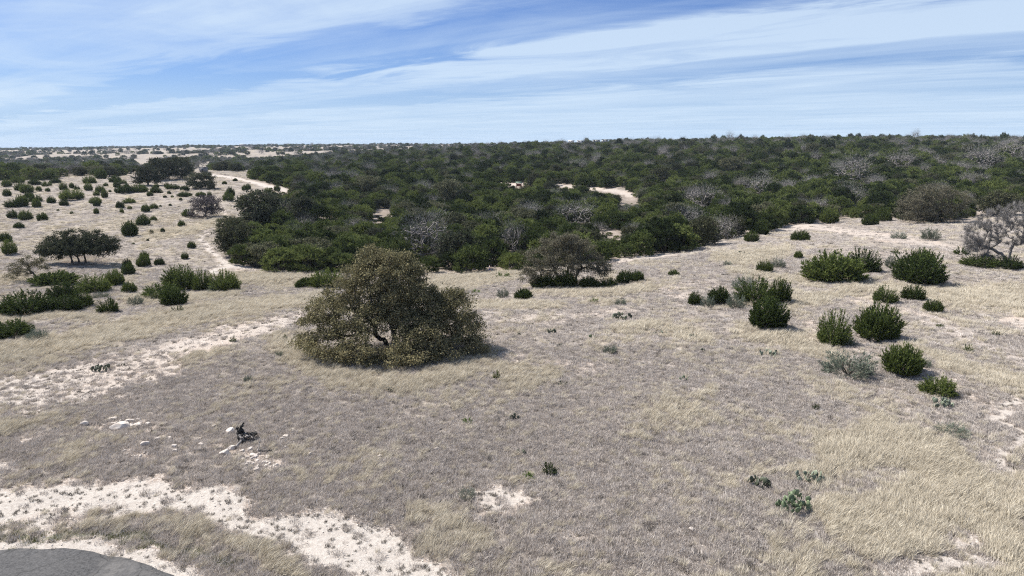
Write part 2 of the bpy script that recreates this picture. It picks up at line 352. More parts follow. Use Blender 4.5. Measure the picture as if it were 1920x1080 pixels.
# ground material
def ground_mat():
    m, t = mat_new('ground_soil')
    g = t.n('ShaderNodeNewGeometry'); P = g.outputs['Position']
    A = lambda nm: t.n('ShaderNodeAttribute', attribute_name=nm).outputs['Fac']
    bare, tall, green, litter = A('bare'), A('tall'), A('green'), A('litter')
    mp = t.n('ShaderNodeMapping'); t.l(P, mp.inputs[0]); mp.inputs['Rotation'].default_value = (0, 0, math.radians(35)); mp.inputs['Scale'].default_value = (1, .35, 1)
    n_st = t.noise(mp.outputs[0], 1.7, 7, .68)             # wind-laid streaks
    n_f = t.noise(P, 5.0, 6, .72); n_m = t.noise(P, .8, 6, .65, .5); n_l = t.noise(P, .06, 5, .6); n_x = t.noise(P, 19.0, 4, .7)
    grey = t.mix(t.ramp(n_f, [(.30, 0.0), (.72, 1.0)]), (.21, .18, .157), (.43, .388, .35))
    n_k = t.noise(P, .22, 5, .65, .4); grey = t.mix(t.ramp(n_k, [(.42, .55), (.58, 0.0)]), grey, (.14, .12, .105))
    grey = t.mix(t.ramp(n_l, [(.35, 0.0), (.65, .5)]), grey, (.33, .285, .235))
    straw = t.mix(t.ramp(n_st, [(.32, 0.0), (.70, 1.0)]), (.235, .195, .145), (.46, .40, .305))
    tm = t.math('ADD', tall, t.math('MULTIPLY', t.math('SUBTRACT', n_m, .5), 1.1))
    c = t.mix(t.ramp(tm, [(.22, 0.0), (.85, 1.0)]), grey, straw)
    gm = t.math('ADD', green, t.math('MULTIPLY', t.math('SUBTRACT', n_m, .5), 1.6))
    c = t.mix(t.ramp(gm, [(.55, 0.0), (.9, .6)]), c, (.10, .12, .05))
    vor = t.n('ShaderNodeTexVoronoi', feature='F1'); t.l(P, vor.inputs['Vector']); vor.inputs['Scale'].default_value = 6.5; vor.inputs['Randomness'].default_value = 1
    rocky = t.mix(t.ramp(vor.outputs['Distance'], [(.25, 1.0), (.55, 0.0)]), (.31, .262, .225), (.58, .53, .485))
    rocky = t.mix(t.ramp(n_l, [(.4, 0.0), (.7, .45)]), rocky, (.52, .40, .31))
    white = t.mix(t.ramp(n_f, [(.3, 0.0), (.7, 1.0)]), (.37, .325, .285), (.55, .51, .465))
    bn = t.math('ADD', t.math('MULTIPLY', t.math('SUBTRACT', n_m, .5), .85), t.math('MULTIPLY', t.math('SUBTRACT', n_f, .5), .8))
    bm = t.math('ADD', bare, t.math('MULTIPLY', bn, t.ramp(bare, [(.75, 1.0), (1.0, .5)])))
    rockc = t.mix(t.ramp(bare, [(.66, 0.0), (1.0, 1.0)]), rocky, white)
    c = t.mix(t.ramp(bm, [(.36, 0.0), (.64, 1.0)]), c, rockc)
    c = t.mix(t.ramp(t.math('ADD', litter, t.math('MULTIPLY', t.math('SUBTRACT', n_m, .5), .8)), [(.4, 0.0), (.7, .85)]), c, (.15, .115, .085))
    c = t.mix(t.ramp(n_x, [(.3, .35), (.62, 0.0)]), c, t.mix(.5, c, (.05, .045, .04)))
    d = t.n('ShaderNodeBsdfPrincipled'); t.l(c, d.inputs['Base Color']); d.inputs['Roughness'].default_value = .95; d.inputs['Specular IOR Level'].default_value = .1
    h = t.math('ADD', t.math('MULTIPLY', n_f, .6), t.math('MULTIPLY', n_x, .3)); h = t.math('ADD', h, n_m)
    b = t.n('ShaderNodeBump'); b.inputs['Strength'].default_value = .8; b.inputs['Distance'].default_value = .16; t.l(h, b.inputs['Height']); t.l(b.outputs[0], d.inputs['Normal'])
    o = t.n('ShaderNodeOutputMaterial'); t.l(d.outputs[0], o.inputs[0]); return m
M['ground'] = ground_mat()

# ------------------------------------------------------------------ the ground, one sheet to the horizon
FOREST = [(452,498),(432,470),(428,440),(446,420),(478,398),(520,366),(470,340),(480,318),(560,300),(620,292),(700,288),(960,280),(1200,262),(2300,240),(2300,395),(1920,395),(1850,378),(1820,410),(1740,418),(1660,408),(1590,410),(1530,414),(1430,432),(1340,456),(1280,470),(1180,485),(1130,490),(975,508),(800,512),(640,512),(520,507)]
def build_ground():
    ys = np.concatenate([np.linspace(-30, 20, 26)[:-1], np.geomspace(60, 240, 520)-40, (np.geomspace(240, 9040, 190)-40)[1:]])
    us = np.concatenate([np.linspace(-1.7, -.86, 30)[:-1], np.linspace(-.86, .86, 500), np.linspace(.86, 1.7, 30)[1:]])
    Y, Ug = np.meshgrid(ys, us, indexing='ij'); X = Ug*(Y+42); Z = TZ(X, Y)
    nr, nc = X.shape; V = np.stack([X, Y, Z], -1).reshape(-1, 3)
    i = np.arange(nr*nc).reshape(nr, nc); Fq = np.stack([i[:-1, :-1], i[:-1, 1:], i[1:, 1:], i[1:, :-1]], -1).reshape(-1, 4)
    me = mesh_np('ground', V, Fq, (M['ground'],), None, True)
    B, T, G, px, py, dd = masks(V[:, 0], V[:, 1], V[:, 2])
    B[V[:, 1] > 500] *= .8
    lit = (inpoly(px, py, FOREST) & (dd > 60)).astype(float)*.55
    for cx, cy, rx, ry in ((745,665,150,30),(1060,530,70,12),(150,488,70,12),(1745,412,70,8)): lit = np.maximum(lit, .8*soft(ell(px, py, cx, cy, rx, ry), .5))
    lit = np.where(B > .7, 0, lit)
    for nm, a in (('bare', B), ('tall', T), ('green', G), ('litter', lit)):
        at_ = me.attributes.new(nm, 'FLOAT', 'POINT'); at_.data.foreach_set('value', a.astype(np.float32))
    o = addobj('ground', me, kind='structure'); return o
build_ground()

# ------------------------------------------------------------------ asphalt turning circle at the lower left
def asphalt_mat():
    m, t = mat_new('asphalt'); P = t.n('ShaderNodeNewGeometry').outputs['Position']
    n = t.noise(P, 11, 5, .8); n2 = t.noise(P, .7, 4, .6)
    n3 = t.noise(P, 6, 8, .8); c = t.mix(t.ramp(t.math('ADD', t.math('MULTIPLY', n, .5), t.math('MULTIPLY', n3, .5)), [(.42, 0.0), (.58, 1.0)]), (.012, .012, .014), (.085, .083, .083)); c = t.mix(t.ramp(n2, [(.4, 0.0), (.7, .45)]), c, (.065, .063, .062))
    vv = t.n('ShaderNodeTexVoronoi', feature='DISTANCE_TO_EDGE'); wp = t.n('ShaderNodeVectorMath', operation='ADD'); nz = t.n('ShaderNodeTexNoise'); nz.inputs['Scale'].default_value = .9; t.l(P, nz.inputs['Vector']); t.l(P, wp.inputs[0]); t.l(nz.outputs['Color'], wp.inputs[1]); t.l(wp.outputs[0], vv.inputs['Vector']); vv.inputs['Scale'].default_value = .33
    c = t.mix(t.ramp(vv.outputs['Distance'], [(.004, .8), (.014, 0.0)]), c, (.012, .012, .012)); c = t.mix(t.ramp(t.noise(P, .35, 6, .7), [(.52, 0.0), (.66, .5)]), c, (.16, .15, .14))
    d = t.n('ShaderNodeBsdfPrincipled'); t.l(c, d.inputs['Base Color']); d.inputs['Roughness'].default_value = .85
    b = t.n('ShaderNodeBump'); b.inputs['Strength'].default_value = .5; b.inputs['Distance'].default_value = .02; t.l(n, b.inputs['Height']); t.l(b.outputs[0], d.inputs['Normal'])
    o = t.n('ShaderNodeOutputMaterial'); t.l(d.outputs[0], o.inputs[0]); return m
def build_road():
    rs = np.concatenate([np.linspace(0, RR, 24), [RR+.02]]); ths = np.linspace(0, 2*math.pi, 161)[:-1]; V = []
    for k, r in enumerate(rs):
        rr = r + (0 if k < 22 else 1)*.06*np.sin(ths*37)*np.sin(ths*11)
        x = RC[0]+rr*np.cos(ths); y = RC[1]+rr*np.sin(ths); z = TZ(x, y)+(.045 if k < len(rs)-1 else -.08); V.append(np.stack([x, y, z], -1))
    V = np.concatenate(V); n = 160; fs = [(a*n+j, (a+1)*n+j, (a+1)*n+(j+1) % n, a*n+(j+1) % n) for a in range(len(rs)-1) for j in range(n)]
    addobj('road', mesh_np('road', V, fs, (asphalt_mat(),), None, True), kind='structure')
build_road()

# ------------------------------------------------------------------ plant builders (unit sizes in metres, scaled on placing)
DIM = {}
def cedar_bush_mesh(name, seed, n=230, w=1.0, h=.8, per=26, mat='cedar', ls=1.0, spread=1.0, tip=None):
    """juniper: feathery sprays that rise from the base; unit width about 1"""
    rng = np.random.default_rng(seed); az = rng.uniform(0, 2*math.pi, n); el = np.arcsin(np.clip(rng.uniform(.02, 1, n), -1, 1))
    dirs = np.stack([np.cos(az)*np.cos(el), np.sin(az)*np.cos(el), np.sin(el)], -1)
    lob = (1+.09*np.sin(az*3+seed)+.07*np.sin(az*5+el*4+seed*2)+rng.normal(0, .06, n))*(.84+.16*np.clip(el/.5, 0, 1))
    R = 1/np.sqrt((np.cos(el)/(w*.5))**2+(np.sin(el)/h)**2)*lob
    base = np.stack([np.cos(az)*.10*w, np.sin(az)*.10*w, np.full(n, .03)], -1)
    tipP = dirs*R[:, None]; tipP[:, 2] += .04+.05*rng.random(n)
    if tip is not None:
        k = rng.choice(n, 5); tipP[k, 2] += tip
    t = rng.uniform(.30, 1, (n, per))**.75
    mid = (base+tipP)/2; mid[:, 2] -= .08*h*np.cos(el)
    Pq = (1-t)[..., None]**2*base[:, None]+2*(t*(1-t))[..., None]*mid[:, None]+t[..., None]**2*tipP[:, None]
    ax = norm(2*(1-t)[..., None]*(mid-base)[:, None]+2*t[..., None]*(tipP-mid)[:, None])
    D = ax*1.0+rng.normal(0, .48, (n, per, 3)); D[..., 2] += .30
    spreadv = rng.normal(0, .022*w*spread, (n, per, 3))*(1.15-t)[..., None]
    L = rng.uniform(.05, .10, n*per)*ls*w; Wd = rng.uniform(.016, .034, n*per)*ls*w
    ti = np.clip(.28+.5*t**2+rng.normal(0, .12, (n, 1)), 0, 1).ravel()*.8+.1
    PP = (Pq+spreadv).reshape(-1, 3); ww = (np.percentile(PP[:, 0], 98.5)-np.percentile(PP[:, 0], 1.5)+np.percentile(PP[:, 1], 98.5)-np.percentile(PP[:, 1], 1.5))/2; hh = np.percentile(PP[:, 2], 98.5)
    a = Acc(); a.add(*leaves(PP, D.reshape(-1, 3), L, Wd, rng, ti))
    me = a.mesh(name, (M[mat],)); DIM[me.name] = (ww*1.04, hh*1.03); return me
def stem_mesh(name, seed, n=5, r=.02, h=.35, w=.25, mat='bark'):
    rng = np.random.default_rng(seed); a = Acc()
    for k in range(n):
        g = 2*math.pi*k/n+rng.uniform(-.4, .4); e = np.array([math.cos(g)*w*rng.uniform(.5, 1), math.sin(g)*w*rng.uniform(.5, 1), h*rng.uniform(.7, 1.2)])
        t = np.linspace(0, 1, 5)[:, None]; p = t*e+np.array([0, 0, 1])*(-.06*(1-t))+rng.normal(0, .012, (5, 3))
        tube(a, p, np.linspace(r, r*.45, 5), 5)
    return a.mesh(name, (M[mat],), True)
def crown_pts(seed, lobes, n):
    """points in a set of ellipsoid lobes (x,y,z,rx,ry,rz), denser to the shell"""
    rng = np.random.default_rng(seed); L = np.array(lobes, float); wgt = L[:, 3]*L[:, 4]; wgt /= wgt.sum(); k = rng.choice(len(L), n, p=wgt)
    d = norm(rng.normal(size=(n, 3))); r = rng.uniform(.35, 1, n)**.45
    return L[k, :3]+d*L[k, 3:]*r[:, None], k, d, r
def grow(pts, roots, bias=.25):
    """join scattered points into one branching skeleton: returns nodes, parents"""
    nodes = [np.array(r, float) for r in roots]; par = [-1]+list(range(len(roots)-1)); path = [0.0]
    for i in range(1, len(roots)): path.append(path[-1]+np.linalg.norm(nodes[i]-nodes[i-1]))
    order = np.argsort(np.linalg.norm(pts-nodes[-1], axis=1)); N = np.array(nodes); Pth = np.array(path)
    for i in order:
        p = pts[i]; d = np.linalg.norm(N-p, axis=1); c = d+bias*Pth; c[:max(1, len(roots)-2)] += 3
        j = int(np.argmin(c)); nodes.append(p); par.append(j); N = np.vstack([N, p]); Pth = np.append(Pth, Pth[j]+d[j])
    return N, par
def branches(acc, N, par, r0_, seed, rmin=.012, k=5, wig=.05, exp=.46, zoff=0.0):
    rng = np.random.default_rng(seed); cnt = np.ones(len(N))
    for i in range(len(N)-1, 0, -1): cnt[par[i]] += cnt[i]
    R = np.maximum(r0_*(cnt/cnt[0])**exp, rmin)
    for i in range(1, len(N)):
        a, b = N[par[i]], N[i]; L = np.linalg.norm(b-a); t = np.linspace(0, 1, 4)[:, None]
        p = a+(b-a)*t; p[1:3] += rng.normal(0, wig*L, (2, 3))
        ra = min(R[par[i]], R[i]*1.5)
        tube(acc, p, np.linspace(ra, R[i]*.9, 4), 3 if R[i] < .03 else k)
    return R
def oak_meshes(name, seed, lobes, roots_list, r0_=.3, nodes=260, leaf=5200, lsize=.16, leafmat='oak', barkmat='bark', bare=False, twigs=0, spread=.35, tintf=None):
    rng = np.random.default_rng(seed); pts, k, d, r = crown_pts(seed, lobes, nodes); tr = Acc(); per = len(roots_list)
    allN = []
    own = np.argmin(np.stack([np.linalg.norm((pts-np.array(rt[-1]))[:, :2], axis=1) for rt in roots_list]), axis=0)
    trunk = []
    for q, rt in enumerate(roots_list):
        sub = pts[own == q]
        if len(sub) == 0: continue
        N, par = grow(sub, rt); branches(tr, N, par, r0_, seed+q); allN.append(N[len(rt):])
        b = np.array(rt[0], float); tube(tr, [b-[0, 0, .5], b+[0, 0, .1], b+(np.array(rt[1])-b)*.4], [r0_*1.5, r0_*1.25, r0_*1.02], 7)
    N = np.concatenate(allN)
    if bare:                      # fine twigs radiating from the branch ends, each a thin blade
        P = N[rng.integers(0, len(N), twigs)]+rng.normal(0, .06, (twigs, 3)); c = np.mean(pts, 0); c[2] *= .5
        D = norm(P-c)+rng.normal(0, .75, (twigs, 3)); D[:, 2] += .35
        cr = Acc(); cr.add(*leaves(P+norm(D)*rng.uniform(0, .3, (twigs, 1)), D, rng.uniform(.35, .9, twigs)*lsize*3.2, rng.uniform(.014, .03, twigs)*lsize*6, rng, rng.random(twigs)))
    else:
        ci = rng.integers(0, len(N), leaf); P = N[ci]+rng.normal(0, spread, (leaf, 3))*[1, 1, .62]
        P[:, 2] = np.maximum(P[:, 2], .06)
        D = rng.normal(0, 1, (leaf, 3)); D[:, 2] += .4; s = rng.uniform(.6, 1.3, leaf)*lsize
        ct = np.random.default_rng(seed+5).random(len(N))[ci]; ti = np.clip(.25+.35*ct+.25*rng.random(leaf)+(0 if tintf is None else tintf(P)), 0, 1)
        cr = Acc(); cr.add(*leaves(P, D, s, s*.8, rng, ti))
        if twigs:
            P2 = N[rng.integers(0, len(N), twigs)]; D2 = rng.normal(0, 1, (twigs, 3)); tw = leaves(P2, D2, rng.uniform(.4, .9, twigs), np.full(twigs, .03), rng, np.zeros(twigs)); tr.add(*tw)
    return cr.mesh(name+'_crown', (M['twig'] if bare else M[leafmat],)), tr.mesh(name+'_trunk', (M[barkmat],), True)

def juniper_tree_mesh(name, seed, mat='wood_cedar', nl=34, per=14, q=15, leafs=1.0):
    """full-grown cedar: many small upswept sprays over an uneven dome; about 1 wide, .9 high"""
    rng = np.random.default_rng(seed); g = 2.39996*np.arange(nl)+seed; rr = np.sqrt((np.arange(nl)+.5)/nl)*.42
    zc_ = .62*np.sqrt(np.clip(1-(rr/.52)**2, 0, 1))+rng.normal(0, .05, nl)
    C = np.stack([np.cos(g)*rr, np.sin(g)*rr, np.maximum(zc_, .16)], -1)+rng.normal(0, .025, (nl, 3))
    low = np.stack([np.cos(g[:18])*.37, np.sin(g[:18])*.37, rng.uniform(.05, .25, 18)], -1); C = np.concatenate([C, low]); nl = len(C)
    S = rng.uniform(.09, .155, nl); a = Acc(); lt = rng.random(nl)*.5
    n = nl*per; ci = np.repeat(np.arange(nl), per); az = rng.uniform(0, 6.283, n); el = np.arcsin(rng.uniform(-.25, 1, n))
    d = np.stack([np.cos(az)*np.cos(el), np.sin(az)*np.cos(el), np.sin(el)], -1)
    tip = C[ci]+d*S[ci][:, None]*rng.uniform(.8, 1.15, (n, 1)); b = C[ci]-[0, 0, .02]
    t = rng.uniform(.25, 1, (n, q)); P = b[:, None]+(tip-b)[:, None]*t[..., None]+rng.normal(0, .008, (n, q, 3))
    D = norm(tip-b)[:, None]+rng.normal(0, .55, (n, q, 3)); D[..., 2] += .35
    m = n*q; a.add(*leaves(P.reshape(-1, 3), D.reshape(-1, 3), rng.uniform(.022, .042, m)*leafs, rng.uniform(.010, .018, m)*leafs, rng, np.clip((.15+lt[ci][:, None]+.3*t), 0, 1).ravel()))
    return a.mesh(name, (M[mat],))
def sage_mesh(name, seed, n=150, per=26, mat='sage', h=.62):
    return cedar_bush_mesh(name, seed, n, 1.0, h, per, mat, .62, 2.6)

# ---- prototypes (meshes only)
CB = [cedar_bush_mesh('cedar_bush_foliage', 100+i, (440, 360, 400, 320, 440, 380, 340, 420)[i], 1.0, (.72, .8, .66, .88, .76, .7, .82, .6)[i], 32, 'cedar', .8, 1.3, (None, .06, None, .09, None, .05, .10, None)[i]) for i in range(8)]
LOW = [cedar_bush_mesh('low_cedar_foliage', 130+i, 260, 1.0, .42, 26, 'cedar', 1.0) for i in range(3)]
SM = [cedar_bush_mesh('small_cedar_foliage', 140+i, 60, 1.0, .85, 16, 'cedar', 1.9, 1.4, .1) for i in range(3)]
SG = [sage_mesh('sage_foliage', 150+i) for i in range(3)]
GL = [cedar_bush_mesh('leafy_plant_foliage', 160+i, 26, 1.0, .7, 7, 'green_leaf', 2.8, 1.0) for i in range(2)]
ST = [stem_mesh('bush_stem', 170+i) for i in range(2)]
JT = [juniper_tree_mesh('cedar_tree_crown', 200+i, leafs=1.3) for i in range(6)]
JS = [stem_mesh('cedar_tree_trunk', 180+i, 4, .022, .5, .2) for i in range(2)]
def dome_lobes(seed, n=12, w=.5, h=.62, r=.15, low=0):
    rng = np.random.default_rng(seed); out = []
    for i in range(n):
        g = 2.4*i+seed; q = math.sqrt((i+.4)/n)*w*.72; out.append((math.cos(g)*q, math.sin(g)*q, .30+(h-.30)*math.sqrt(max(0, 1-(q/w)**2))*rng.uniform(.7, 1.05), r*rng.uniform(.8, 1.3), r*rng.uniform(.8, 1.3), r*rng.uniform(.55, .8)))
    for i in range(low):
        g = 6.283*(i+.5)/low+seed; out.append((math.cos(g)*w*.62, math.sin(g)*w*.62, rng.uniform(.30, .40), r*1.15, r*1.15, r*.95))
        g = 6.283*i/low+seed; out.append((math.cos(g)*w*.66, math.sin(g)*w*.66, rng.uniform(.12, .24), r*1.1, r*1.1, r*.75))
    return out
OT = [oak_meshes('woodland_oak', 220+i, dome_lobes(220+i, 14, low=9), [[(0, 0, 0), (.02, .01, .12), (.0, .02, .22)]], .024, 210, 9500, .032, ('dark_oak', 'wood_oak', 'wood_oak')[i], 'bark', spread=.045) for i in range(3)]
BT = [oak_meshes('bare_tree', 230+i, dome_lobes(230+i, 12, .5, .62, low=5), [[(0, 0, 0), (.02, .01, .1), (.0, .02, .2)]], .024, 150, 0, .034, 'oak', 'grey_bark', True, 2600) for i in range(3)]

# ------------------------------------------------------------------ placing
LM = []       # landmarks for the hillside labels
def root_at(name, px, py, label, cat, group=None, sink=0.0):
    p = at1(px, py) if not isinstance(px, tuple) else np.array(px); e = bpy.data.objects.new(name, None); COL.objects.link(e)
    e.location = (p[0], p[1], p[2]-sink); e['label'] = label; e['category'] = cat; e.empty_display_size = .3
    if group: e['group'] = group
    return e, p
def place_bush(px, py, w, h, kind, label, group, seed=None, rot=None):
    i = random.randrange(100) if seed is None else seed
    src = {'cedar': CB, 'low': LOW, 'sage': SG, 'small': SM, 'leafy': GL}[kind]; me = src[i % len(src)]
    nm, cat = {'cedar': ('cedar_bush', 'bush'), 'low': ('cedar_bush', 'bush'), 'small': ('cedar_seedling', 'seedling'), 'sage': ('grey_shrub', 'shrub'), 'leafy': ('leafy_plant', 'plant')}[kind]
    e, p = root_at(nm, px, py, label, cat, group, .04); s = ppm(p); w *= .87; h *= .9; W_ = w/s*(.94 if label.find('nearest') >= 0 or label.find('farthest') >= 0 else 1); dw, dh = DIM[me.name]
    dip = (CAMH-p[2])/max(p[1], 1); H_ = max(h/s-.42*W_*dip, .3*W_)
    e.scale = (W_/dw, W_/dw*random.uniform(.8, 1.1), H_/dh); e.rotation_euler = (0, 0, random.uniform(0, 6.28) if rot is None else rot)
    # shift back so that the front of the crown meets the pixel
    e.location.y += .38*W_; e.location.z = float(TZ(e.location.x, e.location.y))-.04
    addobj('foliage', me, e)
    if kind in ('cedar', 'low', 'sage'): addobj('stem', ST[i % 2], e)
    return e
G_R = 'cedar bushes standing in the dry grass field'; G_S = 'grey-green shrubs in the field'
NEAR = [
 (1448,620,82,64,'cedar',"round bright green cedar bush at the front of the cluster, largest of its group"),
 (1426,574,84,58,'cedar',"tufted dark green cedar bush just behind the round one, grey shrubs at its foot"),
 (1466,570,46,50,'cedar',"cedar bush with leaning right side, rearmost of the field's central cluster"),
 (1352,572,46,36,'cedar',"small green cedar bush between two grey shrubs in the central cluster"),
 (1305,572,30,26,'cedar',"small cedar bush at the left end of the central cluster"),
 (1330,577,34,24,'sage',"low blue-grey shrub at the left end of the cluster"),
 (1383,579,40,32,'sage',"blue-grey shrub in front of the tufted cedar in the cluster"),
 (1400,545,46,34,'sage',"olive grey shrub behind the tufted cedar in the cluster"),
 (1572,650,62,72,'cedar',"upright cedar bush with a pointed top above the large grey shrub"),
 (1657,640,80,76,'cedar',"tall rounded cedar bush with a strong shadow at its right foot"),
 (1607,714,104,62,'sage',"largest grey-green shrub, spreading below the upright pointed cedar"),
 (1592,650,40,24,'sage',"thin grey shrub tucked at the right foot of the pointed cedar"),
 (1705,708,74,64,'cedar',"bright green cedar bush right of the large grey shrub"),
 (1740,690,28,22,'sage',"small dull shrub directly behind the bright cedar bush"),
 (1773,747,68,46,'cedar',"low spiky cedar bush above the patchy prickly pear"),
 (1580,530,118,62,'cedar',"very wide dark cedar thicket, left part of the broad pair"),
 (1628,512,76,50,'cedar',"dark cedar bush joined to the right of the very wide thicket"),
 (1742,536,100,66,'cedar',"big ragged cedar bush with several pointed tops"),
 (1738,500,44,34,'cedar',"cedar bush peeking out behind the big ragged one"),
 (1678,503,30,28,'sage',"pale blue-grey shrub between the wide thicket and ragged bush"),
 (1666,569,46,34,'cedar',"small open-topped cedar bush, left one below the big ragged bush"),
 (1721,564,44,32,'cedar',"small spiky cedar bush, right one below the big ragged bush"),
 (1757,587,36,26,'cedar',"small cedar bush on the right, alone in pale straw grass"),
 (1506,452,36,22,'cedar',"neat round cedar bush alone on the pale slope below the wood"),
 (1411,453,28,21,'cedar',"small cedar bush beside the whitish track below the wood"),
 (1430,440,34,20,'cedar',"dark cedar bush against the wood's edge at the track"),
 (1636,422,30,22,'cedar',"small round cedar bush left of the huge bushy oak"),
 (1662,415,32,28,'cedar',"taller cedar bush touching the left side of the huge bushy oak"),
 (1560,419,42,32,'cedar',"pale green cedar bush at the wood's corner"),
 (1499,485,16,15,'cedar',"very small cedar bush left of the very wide thicket"),
 (1438,511,32,24,'cedar',"small olive cedar bush behind the central cluster, left of its pair"),
 (1462,503,28,22,'sage',"thin greyish shrub right of the small olive cedar"),
 (1176,531,44,26,'cedar',"low cedar bush right of the umbrella oak, left half of a pair"),
 (1197,528,28,22,'cedar',"low cedar bush right of the umbrella oak, right half of a pair"),
 (1265,517,22,14,'cedar',"little cedar bush alone on stony ground right of the umbrella oak"),
 (982,563,36,24,'cedar',"small dark cedar bush in front of the umbrella oak's left side"),
 (943,559,28,22,'sage',"brownish tufted shrub left of the small dark cedar"),
 (1022,541,54,30,'cedar',"dark cedar bush under the left side of the umbrella oak"),
 (1062,540,44,34,'cedar',"dark cedar bush right among the trunks of the umbrella oak"),
 (1105,541,40,24,'cedar',"dark cedar bush under the right side of the umbrella oak"),
 (1142,541,46,24,'cedar',"outermost dark cedar bush at the umbrella oak's right edge"),
 (606,540,70,40,'cedar',"dark cedar bush behind the left flank of the big oak"),
 (572,540,48,22,'low',"low spreading cedar bush running out left behind the big oak"),
 (1682,476,18,10,'small',"seedling cedar on the bare strip above the ragged bush"),
 (1702,492,20,14,'small',"dark seedling cedar left of the ragged bush's tip"),
 (1808,478,26,16,'small',"seedling cedar in front of the leafless tree's left side"),
 (1690,448,30,16,'sage',"low olive shrub on the pale slope below the huge bushy oak"),
 (1750,451,38,26,'sage',"rounded grey-olive shrub left of the leafless tree"),
 (1855,503,74,26,'cedar',"dark low cedar under the leafless tree at its trunk"),
 (1905,506,56,28,'cedar',"dark cedar bush under the leafless tree, at the picture edge"),
 (1818,661,18,17,'small',"seedling cedar alone in straw grass near the right edge"),
 (1765,614,14,8,'small',"tiny green seedling on stony ground right of the rounded cedar"),
 (1870,629,14,10,'small',"tiny green seedling nearest the right edge of the field"),
 (1031,892,32,30,'small',"dark green cedar seedling in the grey grass, nearest the camera"),
 (1145,664,30,19,'sage',"small blue-green shrub in the middle of the open field"),
 (1532,769,14,15,'small',"tiny cedar seedling below the largest grey shrub"),
 (931,711,14,18,'small',"tiny cedar seedling right of the big oak's shadow"),
 (435,641,14,12,'small',"tiny cedar seedling on the whitish track left of the big oak"),
 (533,637,12,12,'small',"tiny cedar seedling at the left foot of the big oak"),
 (521,669,18,14,'sage',"small dull shrub left of the big oak's lowest boughs"),
 (462,717,18,16,'sage',"small dull tuft shrub in grey grass left of the big oak"),
 (875,937,40,26,'sage',"dull green shrub behind the leaning straw tufts"),
 (1798,822,66,20,'sage',"flat grey-green shrub on stony ground at the right"),
 (988,900,24,16,'leafy',"bright green leafy plant left of the dark seedling"),
 (877,795,20,14,'leafy',"yellow-green leafy plant in the foreground grass"),
 (1115,568,14,10,'leafy',"bright green leafy plant in front of the umbrella oak"),
 (1165,572,24,14,'sage',"thin pale green shrub right of the bright leafy plant"),
 (893,550,16,8,'leafy',"yellow-green leafy plant behind the big oak's right side"),
 (936,522,12,12,'leafy',"pale leafy plant left of the pair beside the wood's edge"),
 (953,522,14,12,'leafy',"pale leafy plant right of the pair beside the wood's edge"),
 (1510,498,14,12,'leafy',"pale green sapling left of the very wide thicket"),
 (1365,498,18,10,'sage',"bluish low shrub on the stony patch below the track"),
 (60,640,40,26,'sage',"pale blue-grey shrub at the left edge, in golden grass"),
 (26,594,94,52,'cedar',"large dark cedar bush at the left edge, in front of the hollow"),
 (4,636,74,40,'cedar',"dark cedar bush cut by the picture's left edge"),
 (112,586,60,36,'cedar',"mid green cedar bush, front of the left cluster"),
 (148,578,40,36,'cedar',"cedar bush at the right front of the left cluster"),
 (108,562,52,40,'cedar',"dark flat-topped cedar bush in the middle of the left cluster"),
 (164,550,66,40,'cedar',"dark cedar bush at the back of the left cluster"),
 (208,536,42,32,'cedar',"dark upright cedar bush at the right end of the left thicket"),
 (88,538,80,22,'low',"long low cedar bush under the little brown oak"),
 (70,582,36,22,'cedar',"small pale cedar bush between the edge bush and left cluster"),
 (197,588,38,32,'cedar',"vase-shaped cedar bush standing alone right of the left cluster"),
 (182,560,34,16,'sage',"pale thin shrub at the foot of the left cluster"),
 (250,573,30,22,'sage',"pale thin shrub between the vase-shaped bush and broad thicket"),
 (237,549,28,22,'cedar',"small cedar bush left of the broad thicket"),
 (288,560,70,32,'cedar',"left wing of the broad cedar thicket"),
 (330,545,62,48,'cedar',"tallest part of the broad cedar thicket"),
 (318,574,50,42,'cedar',"front cedar bush of the broad thicket"),
 (330,588,26,17,'small',"seedling cedar just below the broad thicket"),
 (374,546,46,42,'cedar',"left half of the cedar pair right of the broad thicket"),
 (415,549,62,44,'cedar',"right half of the cedar pair right of the broad thicket"),
 (400,550,36,18,'sage',"pale shrub at the foot of the cedar pair"),
]
def sun_label(s): return s
for (px, py, w, h, k, lab) in NEAR:
    place_bush(px, py, w, h, k, lab, seed={(1448,620): 0, (1657,640): 2, (1705,708): 7, (1506,452): 0, (1580,530): 2, (1742,536): 1, (1572,650): 3, (1428,582): 5, (1773,747): 6}.get((px, py)), group={'sage': G_S, 'leafy': 'small green leafy plants', 'small': 'cedar seedlings'}.get(k, G_R))

